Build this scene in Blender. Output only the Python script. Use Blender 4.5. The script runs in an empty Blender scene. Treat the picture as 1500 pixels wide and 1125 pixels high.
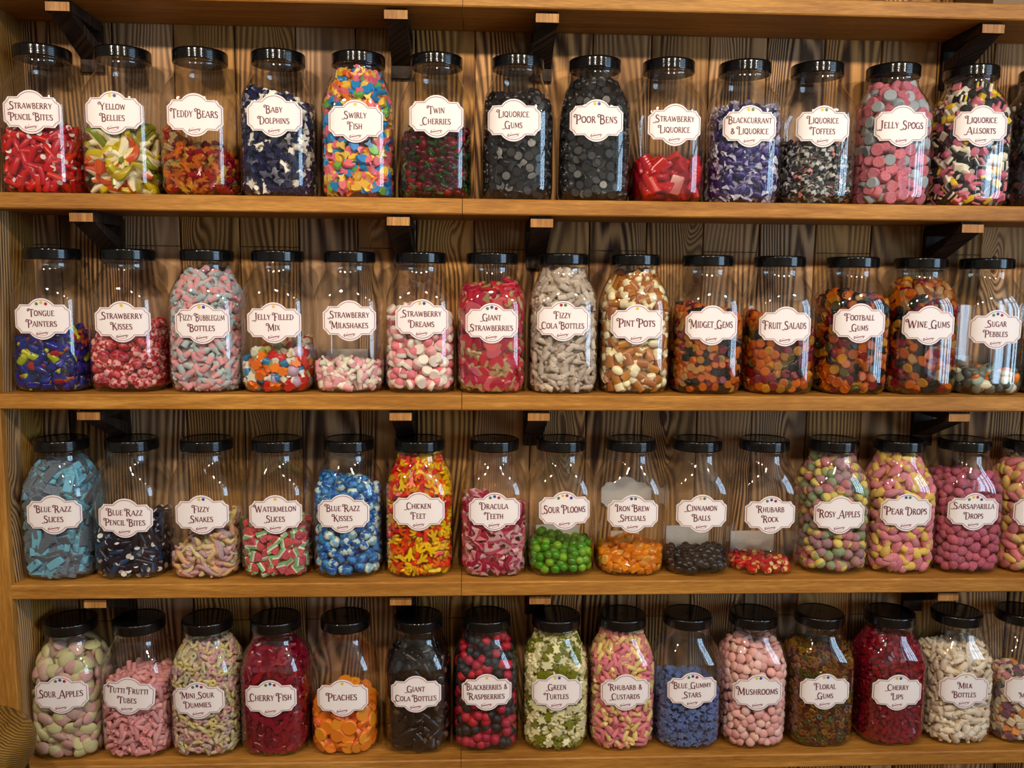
import bpy, math, random
import numpy as np
from mathutils import Vector, Matrix
random.seed(7)
rng = np.random.default_rng(11)
scn = bpy.context.scene
col = scn.collection
PI = math.pi

# ------------------------------------------------------------------ camera, world, light, exposure
CAMP = (-0.0396, -1.7118, 1.3112)
PITCH, YAW, ROLL, FPX = -0.1165, 0.0476, 0.0093, 1250.0
cam = bpy.data.cameras.new('camera')
cam.sensor_fit = 'HORIZONTAL'
cam.sensor_width = 36.0
cam.lens = FPX / 1500.0 * 36.0
cam.clip_start = 0.05
cob = bpy.data.objects.new('camera', cam)
col.objects.link(cob)
fw = Vector((math.sin(YAW) * math.cos(PITCH), math.cos(YAW) * math.cos(PITCH), math.sin(PITCH)))
rt = Vector((math.cos(YAW), -math.sin(YAW), 0))
up = rt.cross(fw)
rt2 = rt * math.cos(ROLL) + up * math.sin(ROLL)
up2 = -rt * math.sin(ROLL) + up * math.cos(ROLL)
m = Matrix((rt2, up2, -fw)).transposed().to_4x4()
m.translation = Vector(CAMP)
cob.matrix_world = m
scn.camera = cob

vs = scn.view_settings
vs.view_transform = 'Standard'
vs.look = 'None'
vs.gamma = 1
vs.use_curve_mapping = False
vs.exposure = 0.0
cy = scn.cycles
cy.max_bounces = 8
cy.diffuse_bounces = 3
cy.glossy_bounces = 4
cy.transmission_bounces = 4
cy.transparent_max_bounces = 24
cy.caustics_reflective = False
cy.caustics_refractive = False
cy.sample_clamp_indirect = 3.0

w = bpy.data.worlds.new('daylight')
scn.world = w
w.use_nodes = True
w.node_tree.nodes['Background'].inputs['Color'].default_value = (0.45, 0.68, 1.0, 1)
w.node_tree.nodes['Background'].inputs['Strength'].default_value = 0.35

LAMP_X = (-1.25, -0.62, 0.02, 0.66, 1.3)
LAMP_Y, LAMP_Z = -1.45, 2.18
LAMP_W = 34.5
FILL_W = 60.0                             # unseen spots added, turned to the shop floor; their bounce warms the shade
LAMP_C = (1.0, 0.85, 0.67)
WIN_W = 165.0
# daylight coming through the shop window in the right wall
wl = bpy.data.lights.new('window_daylight', 'AREA')
wl.shape = 'RECTANGLE'
wl.size, wl.size_y = 3.3, 2.05
wl.color = (0.52, 0.76, 1.0)
wl.energy = WIN_W
wlo = bpy.data.objects.new('window_daylight', wl)
col.objects.link(wlo)
wlo.location = (2.95, -2.6, 1.6)
wlo.rotation_euler = (0, math.radians(90), 0)


# ------------------------------------------------------------------ small helpers
def s2l(c):
    return tuple(((v / 255.0) / 12.92) if v / 255.0 <= 0.04045 else (((v / 255.0) + 0.055) / 1.055) ** 2.4 for v in c)


def tag(o, label=None, cat=None, group=None, kind=None):
    if label: o['label'] = label
    if cat: o['category'] = cat
    if group: o['group'] = group
    if kind: o['kind'] = kind
    return o


def link(name, me, parent=None, loc=None):
    o = bpy.data.objects.new(name, me)
    col.objects.link(o)
    if parent is not None: o.parent = parent
    if loc is not None: o.location = loc
    return o


def empty(name, loc):
    o = bpy.data.objects.new(name, None)
    o.empty_display_size = 0.03
    o.location = loc
    col.objects.link(o)
    return o


class Geo:
    """numpy geometry: vertices, flat loops, face sizes, colour per face"""
    def __init__(s, V, F, C=None):
        s.V = np.asarray(V, float).reshape(-1, 3)
        s.L = np.array([i for f in F for i in f], dtype=np.int64)
        s.N = np.array([len(f) for f in F], dtype=np.int64)
        s.C = np.tile(np.array([[.5, .5, .5]]), (len(F), 1)) if C is None else np.asarray(C, float)

    def centers(s):
        st = np.concatenate([[0], np.cumsum(s.N)[:-1]])
        return np.add.reduceat(s.V[s.L], st, axis=0) / s.N[:, None]

    def paint(s, f):
        s.C = np.array([s2l(f(c)) for c in s.centers()])
        return s

    def moved(s, M, t):
        g = Geo.__new__(Geo)
        g.V = s.V @ np.asarray(M).T + np.asarray(t)
        g.L, g.N, g.C = s.L, s.N, s.C
        return g


def gjoin(gs):
    g = Geo.__new__(Geo)
    off, Ls = 0, []
    for a in gs:
        Ls.append(a.L + off)
        off += len(a.V)
    g.V = np.concatenate([a.V for a in gs])
    g.L = np.concatenate(Ls)
    g.N = np.concatenate([a.N for a in gs])
    g.C = np.concatenate([a.C for a in gs])
    return g


def gmesh(name, g, mat, smooth=35, colour=False):
    me = bpy.data.meshes.new(name)
    nv, nl, nf = len(g.V), len(g.L), len(g.N)
    me.vertices.add(nv)
    me.vertices.foreach_set('co', g.V.astype(np.float32).ravel())
    me.loops.add(nl)
    me.loops.foreach_set('vertex_index', g.L.astype(np.int32))
    me.polygons.add(nf)
    st = np.concatenate([[0], np.cumsum(g.N)[:-1]])
    me.polygons.foreach_set('loop_start', st.astype(np.int32))
    me.polygons.foreach_set('loop_total', g.N.astype(np.int32))
    me.update(calc_edges=True)
    me.validate()
    if colour:
        a = me.color_attributes.new('col', 'FLOAT_COLOR', 'CORNER')
        c = np.repeat(g.C, g.N, axis=0)
        c = np.concatenate([c, np.ones((len(c), 1))], axis=1)
        if len(c) == len(me.loops):
            a.data.foreach_set('color', c.astype(np.float32).ravel())
    if not smooth:
        me.polygons.foreach_set('use_smooth', np.zeros(len(me.polygons), dtype=bool))
    if smooth:
        me.polygons.foreach_set('use_smooth', np.ones(len(me.polygons), dtype=bool))
        if smooth < 180: me.set_sharp_from_angle(angle=math.radians(smooth))
    for mm in (mat if isinstance(mat, (list, tuple)) else [mat]): me.materials.append(mm)
    return me


# ------------------------------------------------------------------ shape builders
def grid_faces(nr, ns, closed=True):
    F = []
    for i in range(nr - 1):
        for j in range(ns if closed else ns - 1):
            F.append((i * ns + j, i * ns + (j + 1) % ns, (i + 1) * ns + (j + 1) % ns, (i + 1) * ns + j))
    return F


def rings(R, cap0=True, cap1=True):
    """R: array (nr, ns, 3) of closed rings"""
    R = np.asarray(R, float)
    nr, ns = R.shape[:2]
    F = grid_faces(nr, ns)
    if cap0: F.append(tuple(range(ns - 1, -1, -1)))
    if cap1: F.append(tuple((nr - 1) * ns + j for j in range(ns)))
    return Geo(R.reshape(-1, 3), F)


def lathe(prof, seg=12, axis='z', flat=1.0):
    R = []
    for h, r in prof:
        ring = []
        for j in range(seg):
            a = 2 * PI * j / seg
            c, s = r * math.cos(a), r * math.sin(a) * flat
            ring.append((c, s, h) if axis == 'z' else (h, c, s))
        R.append(ring)
    return rings(R)


def ell(rx, ry, rz, seg=12, nr=8, e=1.0):
    pr = []
    for i in range(nr + 1):
        a = -PI / 2 + PI * (i + .02) / (nr + .04)
        pr.append((math.copysign(abs(math.sin(a)) ** e, math.sin(a)), max(.04, abs(math.cos(a)) ** e)))
    g = lathe(pr, seg, 'x')
    g.V *= np.array([rx, ry, rz])
    return g


def slab(out, t, bev, inset=.82, c0=(0, 0)):
    out = np.asarray(out, float)
    n = len(out)
    R = []
    for z, k in ((-t / 2, inset), (-t / 2 + bev, 1), (t / 2 - bev, 1), (t / 2, inset)):
        p = (out - np.array(c0)) * k + np.array(c0)
        R.append(np.concatenate([p, np.full((n, 1), z)], axis=1))
    V = np.concatenate(R + [np.array([[c0[0], c0[1], -t / 2 * 1.04], [c0[0], c0[1], t / 2 * 1.04]])])
    F = grid_faces(4, n)
    for j in range(n):
        F.append((4 * n, (j + 1) % n, j))
        F.append((4 * n + 1, 3 * n + j, 3 * n + (j + 1) % n))
    return Geo(V, F)


def mirror_out(h):
    """right half of an outline, top to bottom -> the closed outline (counter-clockwise)"""
    return [(-x, y) for x, y in h] + [p for p in reversed(h) if p[0] > 1e-6]


def rrect(L, M, r, k=3):
    o = []
    for cx, cyy, a0 in ((L / 2 - r, M / 2 - r, 0), (-L / 2 + r, M / 2 - r, 90), (-L / 2 + r, -M / 2 + r, 180), (L / 2 - r, -M / 2 + r, 270)):
        for i in range(k):
            a = math.radians(a0 + 90 * i / (k - 1))
            o.append((cx + r * math.cos(a), cyy + r * math.sin(a)))
    return o


def rbox(L, M, T, r=None):
    r = r or min(L, M, T) * .22
    return slab(rrect(L, M, r), T, r, 1 - r / max(L, M) * 1.6)


def circle(r, n=14, ry=None):
    return [(r * math.cos(2 * PI * i / n), (ry or r) * math.sin(2 * PI * i / n)) for i in range(n)]


def tube(P, r, seg=8, flat=1.0):
    P = np.asarray(P, float)
    n = len(P)
    R = []
    for i in range(n):
        t = P[min(i + 1, n - 1)] - P[max(i - 1, 0)]
        t /= np.linalg.norm(t)
        b = np.cross(t, [0, 0, 1.0]); b /= np.linalg.norm(b)
        nn = np.cross(b, t)
        ri = r(i / (n - 1)) if callable(r) else r
        R.append([P[i] + ri * (math.cos(a) * b + math.sin(a) * nn * flat) for a in [2 * PI * j / seg for j in range(seg)]])
    return rings(R)


def torus(R, r, n=14, seg=7):
    V, F = [], []
    for i in range(n):
        a = 2 * PI * i / n
        for j in range(seg):
            b = 2 * PI * j / seg
            V.append(((R + r * math.cos(b)) * math.cos(a), (R + r * math.cos(b)) * math.sin(a), r * math.sin(b)))
    for i in range(n):
        for j in range(seg):
            F.append((i * seg + j, ((i + 1) % n) * seg + j, ((i + 1) % n) * seg + (j + 1) % seg, i * seg + (j + 1) % seg))
    return Geo(V, F)


def box(x0, x1, y0, y1, z0, z1):
    V = [(x0, y0, z0), (x1, y0, z0), (x1, y1, z0), (x0, y1, z0), (x0, y0, z1), (x1, y0, z1), (x1, y1, z1), (x0, y1, z1)]
    return Geo(V, [(0, 3, 2, 1), (4, 5, 6, 7), (0, 1, 5, 4), (1, 2, 6, 5), (2, 3, 7, 6), (3, 0, 4, 7)])


def bbox(x0, x1, y0, y1, z0, z1, b):
    """box with bevelled long edges (along x)"""
    pr = [(y0 + b, z0), (y1 - b, z0), (y1, z0 + b), (y1, z1 - b), (y1 - b, z1), (y0 + b, z1), (y0, z1 - b), (y0, z0 + b)]
    return rings([[(x, y, z) for y, z in pr] for x in (x0, x1)])


# ------------------------------------------------------------------ materials
class NT:
    def __init__(s, name):
        s.m = bpy.data.materials.new(name)
        s.m.use_nodes = True
        s.t = s.m.node_tree
        s.t.nodes.clear()
        s.out = s.t.nodes.new('ShaderNodeOutputMaterial')

    def n(s, typ, ins=None, **kw):
        nd = s.t.nodes.new('ShaderNode' + typ)
        for k, v in kw.items(): setattr(nd, k, v)
        for k, v in (ins or {}).items():
            sock = nd.inputs[k]
            if isinstance(v, bpy.types.NodeSocket): s.t.links.new(v, sock)
            else: sock.default_value = v
        return nd

    def math(s, op, a, b=0.0, c=0.0, clamp=False):
        return s.n('Math', {0: a, 1: b, 2: c}, operation=op, use_clamp=clamp).outputs[0]

    def ramp(s, fac, stops, interp='LINEAR'):
        r = s.n('ValToRGB', {'Fac': fac})
        cr = r.color_ramp
        cr.interpolation = interp
        while len(cr.elements) < len(stops): cr.elements.new(.5)
        for e, (p, c) in zip(cr.elements, stops):
            e.position = p
            e.color = tuple(c) + (1,) if len(c) == 3 else c
        return r.outputs[0]

    def end(s, sh):
        s.t.links.new(sh, s.out.inputs['Surface'])
        return s.m


def plain(name, c, rough=.5, spec=.5, metal=0.0):
    t = NT(name)
    p = t.n('BsdfPrincipled', {'Base Color': s2l(c) + (1,), 'Roughness': rough, 'Specular IOR Level': spec, 'Metallic': metal})
    return t.end(p.outputs[0])


def burnt_wood(name, along='z', plank=.1145, x0=-.837, dark=(76, 46, 28), light=(230, 174, 110), tone=1.0, freq=44.0):
    """brushed, scorched softwood: strong dark late-wood lines round knots"""
    t = NT(name)
    g = t.n('NewGeometry').outputs['Position']
    sp = t.n('SeparateXYZ', {0: g})
    X, Y, Z = sp.outputs
    if along == 'z':
        a, l = t.math('ADD', X, Y), Z
    else:
        a, l = t.math('ADD', Z, Y), X
    idx = t.math('FLOOR', t.math('DIVIDE', t.math('SUBTRACT', a, x0), plank))
    rnd = t.n('TexWhiteNoise', {'W': idx}, noise_dimensions='1D').outputs['Value']
    rn2 = t.n('TexWhiteNoise', {'W': t.math('ADD', idx, 71.3)}, noise_dimensions='1D').outputs['Value']
    v = t.n('CombineXYZ', {0: a, 1: t.math('MULTIPLY', rnd, 40.0), 2: t.math('MULTIPLY', l, .12)}).outputs[0]
    n1 = t.n('TexNoise', {'Vector': v, 'Scale': 7.5, 'Detail': 1.5, 'Roughness': .45}).outputs['Fac']
    v2 = t.n('CombineXYZ', {0: a, 1: t.math('MULTIPLY', rn2, 30.0), 2: t.math('MULTIPLY', l, .33)}).outputs[0]
    v2 = t.n('VectorMath', {0: v2, 1: t.n('VectorMath', {0: t.n('TexNoise', {'Vector': v2, 'Scale': 16.0, 'Detail': 1}).outputs['Color'], 1: (.05, 0, .08)}, operation='MULTIPLY').outputs[0]}, operation='ADD').outputs[0]
    vo = t.n('TexVoronoi', {'Vector': v2, 'Scale': 6.5, 'Randomness': .9}).outputs['Distance']
    kn = t.math('POWER', 2.718, t.math('MULTIPLY', t.math('MULTIPLY', vo, vo), -38.0))
    fine = t.n('TexNoise', {'Vector': t.n('CombineXYZ', {0: t.math('MULTIPLY', a, 30.0), 1: rnd, 2: l}).outputs[0], 'Scale': 4.0, 'Detail': 3}).outputs['Fac']
    fld = t.math('ADD', t.math('MULTIPLY', n1, .62), t.math('MULTIPLY', kn, .17))
    fld = t.math('ADD', fld, t.math('MULTIPLY', a, 2.3))
    fld = t.math('ADD', fld, t.math('MULTIPLY', fine, .012))
    s = t.math('SINE', t.math('MULTIPLY', fld, 2 * PI * freq))
    s = t.math('ADD', t.math('MULTIPLY', s, .5), .5)
    big = t.n('TexNoise', {'Vector': t.n('CombineXYZ', {0: t.math('MULTIPLY', a, 1.2), 1: t.math('MULTIPLY', rnd, 9.0), 2: t.math('MULTIPLY', l, .5)}).outputs[0], 'Scale': 8.0, 'Detail': 2}).outputs['Fac']
    calm = t.n('TexNoise', {'Vector': t.n('CombineXYZ', {0: t.math('MULTIPLY', a, .8), 1: t.math('MULTIPLY', rn2, 17.0), 2: t.math('MULTIPLY', l, .35)}).outputs[0], 'Scale': 11.0, 'Detail': 1}).outputs['Fac']
    kc_ = t.n('MapRange', {0: calm, 1: .38, 2: .62, 3: .25, 4: 1.0}).outputs[0]
    s1 = t.math('ADD', .6, t.math('MULTIPLY', t.math('SUBTRACT', s, .6), kc_))
    s2 = t.math('ADD', s1, t.math('MULTIPLY', t.math('SUBTRACT', big, .5), 1.0))
    md = tuple((d * .55 + li * .45) for d, li in zip(dark, light))
    c = t.ramp(s2, [(.0, s2l(dark)), (.34, s2l(md)), (.95, s2l(light))])
    kd = t.n('Mix', {0: t.math('GREATER_THAN', kn, .86), 6: c, 7: s2l((88, 50, 26)) + (1,)}, data_type='RGBA').outputs[2]
    val = t.math('ADD', .72 * tone, t.math('MULTIPLY', rn2, .42 * tone))
    c2 = t.n('HueSaturation', {'Color': kd, 'Value': val, 'Saturation': t.math('ADD', .85, t.math('MULTIPLY', rnd, .25))}).outputs[0]
    bp = t.n('Bump', {'Height': s, 'Strength': .35, 'Distance': .0015}).outputs[0]
    p = t.n('BsdfPrincipled', {'Base Color': c2, 'Roughness': .62, 'Specular IOR Level': .25, 'Normal': bp})
    return t.end(p.outputs[0])


def oak(name, dark=(132, 80, 26), light=(208, 150, 68), along='x'):
    t = NT(name)
    g = t.n('NewGeometry').outputs['Position']
    X, Y, Z = t.n('SeparateXYZ', {0: g}).outputs
    l, a, b = (X, Y, Z) if along == 'x' else (Z, X, Y)
    v = t.n('CombineXYZ', {0: t.math('MULTIPLY', l, .9), 1: t.math('MULTIPLY', a, 14.0), 2: t.math('MULTIPLY', b, 14.0)}).outputs[0]
    n1 = t.n('TexNoise', {'Vector': v, 'Scale': 5.0, 'Detail': 4, 'Roughness': .6, 'Distortion': .6}).outputs['Fac']
    v2 = t.n('CombineXYZ', {0: t.math('MULTIPLY', l, 6.0), 1: t.math('MULTIPLY', a, 70.0), 2: t.math('MULTIPLY', b, 70.0)}).outputs[0]
    n2 = t.n('TexNoise', {'Vector': v2, 'Scale': 6.0, 'Detail': 3}).outputs['Fac']
    n3 = t.n('TexNoise', {'Vector': t.n('CombineXYZ', {0: l, 1: a, 2: b}).outputs[0], 'Scale': 3.0, 'Detail': 2}).outputs['Fac']
    f = t.math('ADD', t.math('MULTIPLY', n1, .6), t.math('MULTIPLY', n2, .4))
    f = t.math('ADD', f, t.math('MULTIPLY', t.math('SUBTRACT', n3, .5), .35))
    c = t.ramp(f, [(.3, s2l(dark)), (.52, s2l(tuple((x + y) / 2 for x, y in zip(dark, light)))), (.72, s2l(light))])
    bp = t.n('Bump', {'Height': n2, 'Strength': .15, 'Distance': .001}).outputs[0]
    p = t.n('BsdfPrincipled', {'Base Color': c, 'Roughness': .5, 'Specular IOR Level': .3, 'Normal': bp})
    return t.end(p.outputs[0])


def sweet_mat(name, rough, kind='gloss'):
    t = NT(name)
    c = t.n('Attribute', attribute_name='col').outputs['Color']
    r = t.n('ObjectInfo').outputs['Random']
    c = t.n('HueSaturation', {'Color': c, 'Value': t.math('ADD', .84, t.math('MULTIPLY', r, .3)), 'Hue': t.math('ADD', .494, t.math('MULTIPLY', r, .012))}).outputs[0]
    co = t.n('TexCoord').outputs['Object']
    if kind == 'sugar':
        nz = t.n('TexNoise', {'Vector': co, 'Scale': 900.0, 'Detail': 2}).outputs['Fac']
        k = t.ramp(nz, [(.45, (0, 0, 0)), (.75, (1, 1, 1))])
        c = t.n('Mix', {0: t.math('MULTIPLY', k, .38), 6: c, 7: (.9, .86, .82, 1)}, data_type='RGBA').outputs[2]
        bp = t.n('Bump', {'Height': nz, 'Strength': .7, 'Distance': .0006}).outputs[0]
        p = t.n('BsdfPrincipled', {'Base Color': c, 'Roughness': .75, 'Specular IOR Level': .3, 'Normal': bp})
        return t.end(p.outputs[0])
    if kind == 'jelly':
        p = t.n('BsdfPrincipled', {'Base Color': c, 'Roughness': rough, 'Specular IOR Level': .6})
        tr = t.n('BsdfTranslucent', {'Color': c})
        tp = t.n('BsdfTransparent', {'Color': c})
        m1 = t.n('MixShader', {0: .42, 1: p.outputs[0], 2: tr.outputs[0]})
        m2 = t.n('MixShader', {0: .28, 1: m1.outputs[0], 2: tp.outputs[0]})
        return t.end(m2.outputs[0])
    if kind == 'glow':
        p = t.n('BsdfPrincipled', {'Base Color': c, 'Roughness': rough, 'Specular IOR Level': .55})
        tr = t.n('BsdfTranslucent', {'Color': c})
        return t.end(t.n('MixShader', {0: .22, 1: p.outputs[0], 2: tr.outputs[0]}).outputs[0])
    nz = t.n('TexNoise', {'Vector': co, 'Scale': 160.0, 'Detail': 2}).outputs['Fac']
    bp = t.n('Bump', {'Height': nz, 'Strength': .2, 'Distance': .0008}).outputs[0]
    p = t.n('BsdfPrincipled', {'Base Color': c, 'Roughness': rough, 'Specular IOR Level': .45, 'Normal': bp})
    return t.end(p.outputs[0])


def clear_plastic(name):
    t = NT(name)
    co = t.n('NewGeometry').outputs['Position']
    nz = t.n('TexNoise', {'Vector': co, 'Scale': 14.0, 'Detail': 0}).outputs['Fac']
    bp = t.n('Bump', {'Height': nz, 'Strength': .05, 'Distance': .01}).outputs[0]
    fc = t.n('LayerWeight', {'Blend': .5}).outputs['Facing']
    f = t.math('POWER', fc, 4.0)
    f = t.math('ADD', t.math('MULTIPLY', f, .75), .095, clamp=True)
    gl = t.n('BsdfGlossy', {'Color': (1, 1, 1, 1), 'Roughness': .035, 'Normal': bp})
    edge = t.math('POWER', fc, 6.0)
    tc = t.n('Mix', {0: edge, 6: (.965, .965, .96, 1), 7: (.55, .53, .5, 1)}, data_type='RGBA').outputs[2]
    tp = t.n('BsdfTransparent', {'Color': tc})
    mx = t.n('MixShader', {0: f, 1: tp.outputs[0], 2: gl.outputs[0]})
    return t.end(mx.outputs[0])


M_WALL = burnt_wood('scorched_plank')
M_SIDE = burnt_wood('scorched_side_plank', plank=.1145, x0=-1.2, tone=1.0, light=(232, 176, 100))
M_BRK = burnt_wood('dark_bracket_wood', plank=.0431, x0=.013, dark=(24, 16, 11), light=(70, 48, 34), freq=26)
M_END = oak('bracket_end_grain', dark=(128, 78, 36), light=(206, 154, 88), along='z')
M_OAK = oak('oak_shelf')
M_POST = oak('oak_upright', along='z')
M_GLASS = clear_plastic('clear_jar_plastic')
M_LID = plain('black_lid_plastic', (9, 9, 10), .12, .6)
M_PAPER = plain('label_paper', (244, 234, 231), .42, .35)
M_INK = plain('maroon_ink', (104, 22, 44), .5)
M_RULE = plain('maroon_rule', (150, 70, 88), .5)
M_LOGO = plain('faded_maroon_ink', (168, 108, 118), .5)
M_BACKP = plain('white_back_paper', (226, 220, 214), .7)
DOTM = {k: plain('dot_' + n, c, .45) for k, n, c in (('y', 'yellow', (226, 190, 60)), ('b', 'blue', (44, 78, 150)), ('g', 'green', (84, 128, 70)), ('r', 'red', (170, 34, 48)), ('o', 'amber', (232, 196, 76)))}
SM = {'gloss': sweet_mat('glossy_sweet', .28), 'matte': sweet_mat('matte_sweet', .55), 'sugar': sweet_mat('sugared_sweet', .8, 'sugar'), 'jelly': sweet_mat('jelly_sweet', .18, 'jelly'), 'glow': sweet_mat('boiled_sweet', .2, 'glow')}
M_CREAM = plain('cream_plaster', (214, 200, 178), .8)
M_FLOOR = oak('floor_boards', dark=(120, 82, 48), light=(176, 130, 82))
M_FRAME = plain('white_window_frame', (225, 225, 222), .5)
M_METAL = plain('black_metal', (14, 14, 15), .4, .5)

# ------------------------------------------------------------------ the room
FZ = 0.15                                  # heights below are measured from 15 cm above the floor
SHELF_TOP = [1.313 + FZ, .9565 + FZ, .6005 + FZ, .2435 + FZ]
TOPSHELF = 1.671 + FZ
TH = .028
FRONT = -.150
SEAM = -.0575
LEFTX = -.887


def struct(name, g, mat, smooth=0):
    o = link(name, gmesh(name, g, mat, smooth))
    o['kind'] = 'structure'
    return o


planks = []
k0 = -16
for i in range(36):
    xa = -.837 + .1145 * (i + k0) + .0012
    xb = xa + .1145 - .0024
    zs = [0.0]
    if (i + k0) % 2 == 1: zs += [1.379]
    else: zs += [.62, 2.02]
    zs.append(2.6)
    for za, zb in zip(zs, zs[1:]):
        planks.append(rings([[(xa, .012, z), (xb, .012, z), (xb, .0015, z), (xb - .0015, 0, z), (xa + .0015, 0, z), (xa, .0015, z)] for z in (za + .0008, zb - .0008)]))
planks.append(box(-2.7, 2.75, .012, .05, 0, 2.6))
struct('wall_back', gjoin(planks), M_WALL)
struct('floor', box(-2.7, 2.75, -4.6, .05, -.05, 0), M_FLOOR)
struct('ceiling', box(-2.7, 2.75, -4.6, .05, 2.6, 2.65), M_CREAM)
struct('wall_left', box(-2.7, -2.6, -4.6, .05, 0, 2.6), M_CREAM)
struct('wall_front', box(-2.7, 2.75, -4.6, -4.5, 0, 2.6), M_CREAM)
WY0, WY1, WZ0, WZ1 = -4.2, -1.0, .62, 2.56
struct('wall_right', gjoin([box(2.65, 2.75, -4.6, .05, 0, WZ0), box(2.65, 2.75, -4.6, .05, WZ1, 2.6), box(2.65, 2.75, -4.6, WY0, WZ0, WZ1), box(2.65, 2.75, WY1, .05, WZ0, WZ1)]), M_CREAM)
fr = [box(2.66, 2.74, WY0, WY1, WZ0, WZ0 + .06), box(2.66, 2.74, WY0, WY1, WZ1 - .06, WZ1)]
for yy, ww in ((WY0, .10), (WY1 - .10, .10), (-3.72, .07), (-3.25, .13), (-2.72, .07), (-2.25, .13), (-1.80, .07), (-1.42, .10)):
    fr.append(box(2.66, 2.74, yy, yy + ww, WZ0, WZ1))
fr.append(box(2.68, 2.72, WY0, WY1, 2.02, 2.06))
struct('window_1', gjoin(fr), M_FRAME)

# the side of the shelving on the left: plank lining and its oak front edge
sp = []
for ya, yb in ((-.134, -.075), (-.073, .0)):
    sp.append(box(LEFTX - .014, LEFTX, ya, yb, 0, 2.6))
struct('wall_alcove', gjoin(sp), M_SIDE)
struct('trim_1', bbox(0, 2.6, -.0, .06, 0, .018, .002).moved([[0, 1, 0], [0, 0, 1], [1, 0, 0]], (LEFTX - .06, FRONT - .002, 0)), M_POST)

# ------------------------------------------------------------------ ceiling track with spotlights, behind and above the camera
track = link('ceiling_track', gmesh('ceiling_track', box(-1.6, 1.65, LAMP_Y - .32, LAMP_Y - .28, 2.575, 2.6), M_METAL, 0))
tag(track, 'long black lighting track fixed to the ceiling behind the viewer', 'light track')
for i, (x, tx, ty, tz, ww) in enumerate([(x, x + .12 * (.1 - x), -.07, .95, LAMP_W) for x in LAMP_X] + [(-.95, -1.3, -2.9, 0, FILL_W), (.34, .4, -3.2, 0, FILL_W), (.98, 1.5, -2.9, 0, FILL_W)]):  # the floor-facing spots at the end are added as warm bounce fill
    root = empty('track_spotlight', (x, LAMP_Y, LAMP_Z))
    tag(root, 'black cylinder spotlight hanging from the ceiling track', 'spotlight', 'spotlights on the ceiling track')
    d = Vector((tx - x, ty - LAMP_Y, tz - LAMP_Z)).normalized()
    q = d.to_track_quat('-Z', 'Y')
    hs = lathe([(.02, .036), (.0, .040), (.0, .042), (.13, .042), (.14, .036), (.14, .01)], 20)
    ho = link('lamp_head', gmesh('lamp_head', hs, M_METAL, 40), root)
    ho.rotation_euler = q.to_euler()
    a = -d * .12
    g = tube([tuple(a), tuple(a + Vector((0, -.02, .05))), (0, -.30, 2.58 - LAMP_Z - .05), (0, -.30, 2.576 - LAMP_Z)], .008, 8)
    link('lamp_stem', gmesh('lamp_stem', g, M_METAL, 60), root)
    L_ = bpy.data.lights.new('spot_bulb', 'SPOT')
    L_.energy = ww
    L_.color = LAMP_C
    L_.spot_size = math.radians(88)
    L_.spot_blend = .55
    L_.shadow_soft_size = .042
    lo_ = bpy.data.objects.new('spot_bulb', L_)
    col.objects.link(lo_)
    lo_.parent = root
    lo_.location = d * .012
    lo_.rotation_euler = q.to_euler()

# ------------------------------------------------------------------ shelves and brackets
ROWN = ['top', 'second', 'third', 'bottom']
for k, zt in enumerate([TOPSHELF] + SHELF_TOP):
    for side, (xa, xb) in enumerate(((LEFTX, SEAM - .0006), (SEAM + .0006, 1.75))):
        o = link('shelf_board', gmesh('shelf_board', bbox(xa, xb, FRONT, 0, zt - TH, zt, .0022), M_OAK, 0))
        what = 'golden oak shelf board ' + ('overhanging the top row of jars' if k == 0 else 'carrying the %s row of jars' % ROWN[k - 1])
        tag(o, what + (', long piece right of the seam' if side else ', piece left of the seam'), 'shelf', 'oak shelf boards')

BX = [[-.756, -.733, -.737, -.742], [-.175, -.173, -.171, -.173], [.092, .087, .086, .093], [.905, .893, .893, .896]]
BCOL = ['at the left end', 'left of the seam', 'right of the seam', 'at the right end']
for k in range(4):
    zt = (TOPSHELF if k == 0 else SHELF_TOP[k - 1]) - TH
    for ci in range(4):
        x = BX[ci][k]
        root = empty('shelf_bracket', (x, 0, zt))
        tag(root, 'dark wooden shelf bracket above the %s row of jars, %s' % (ROWN[k], BCOL[ci]), 'bracket', 'wooden shelf brackets')
        h = .0205
        link('arm', gmesh('arm', box(-h, h, -.1385, -.0005, -.0205, -.0055), M_BRK, 0), root)
        link('end_grain', gmesh('end_grain', box(-h, h, -.1395, -.1386, -.0205, -.0055), M_END, 0), root)
        link('packer', gmesh('packer', box(-h * .9, h * .9, -.132, -.0005, -.0054, -.0003), M_BRK, 0), root)
        link('wall_plate', gmesh('wall_plate', box(-h, h, -.012, -.0005, -.092, -.0206), M_BRK, 0), root)
        b = rings([[(-h + .002, -.130, -.0207), (h - .002, -.130, -.0207), (h - .002, -.098, -.0207), (-h + .002, -.098, -.0207)],
                   [(-h + .002, -.0122, -.0695), (h - .002, -.0122, -.0695), (h - .002, -.0122, -.044), (-h + .002, -.0122, -.044)]])
        link('brace', gmesh('brace', b, M_BRK, 0), root)

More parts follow.
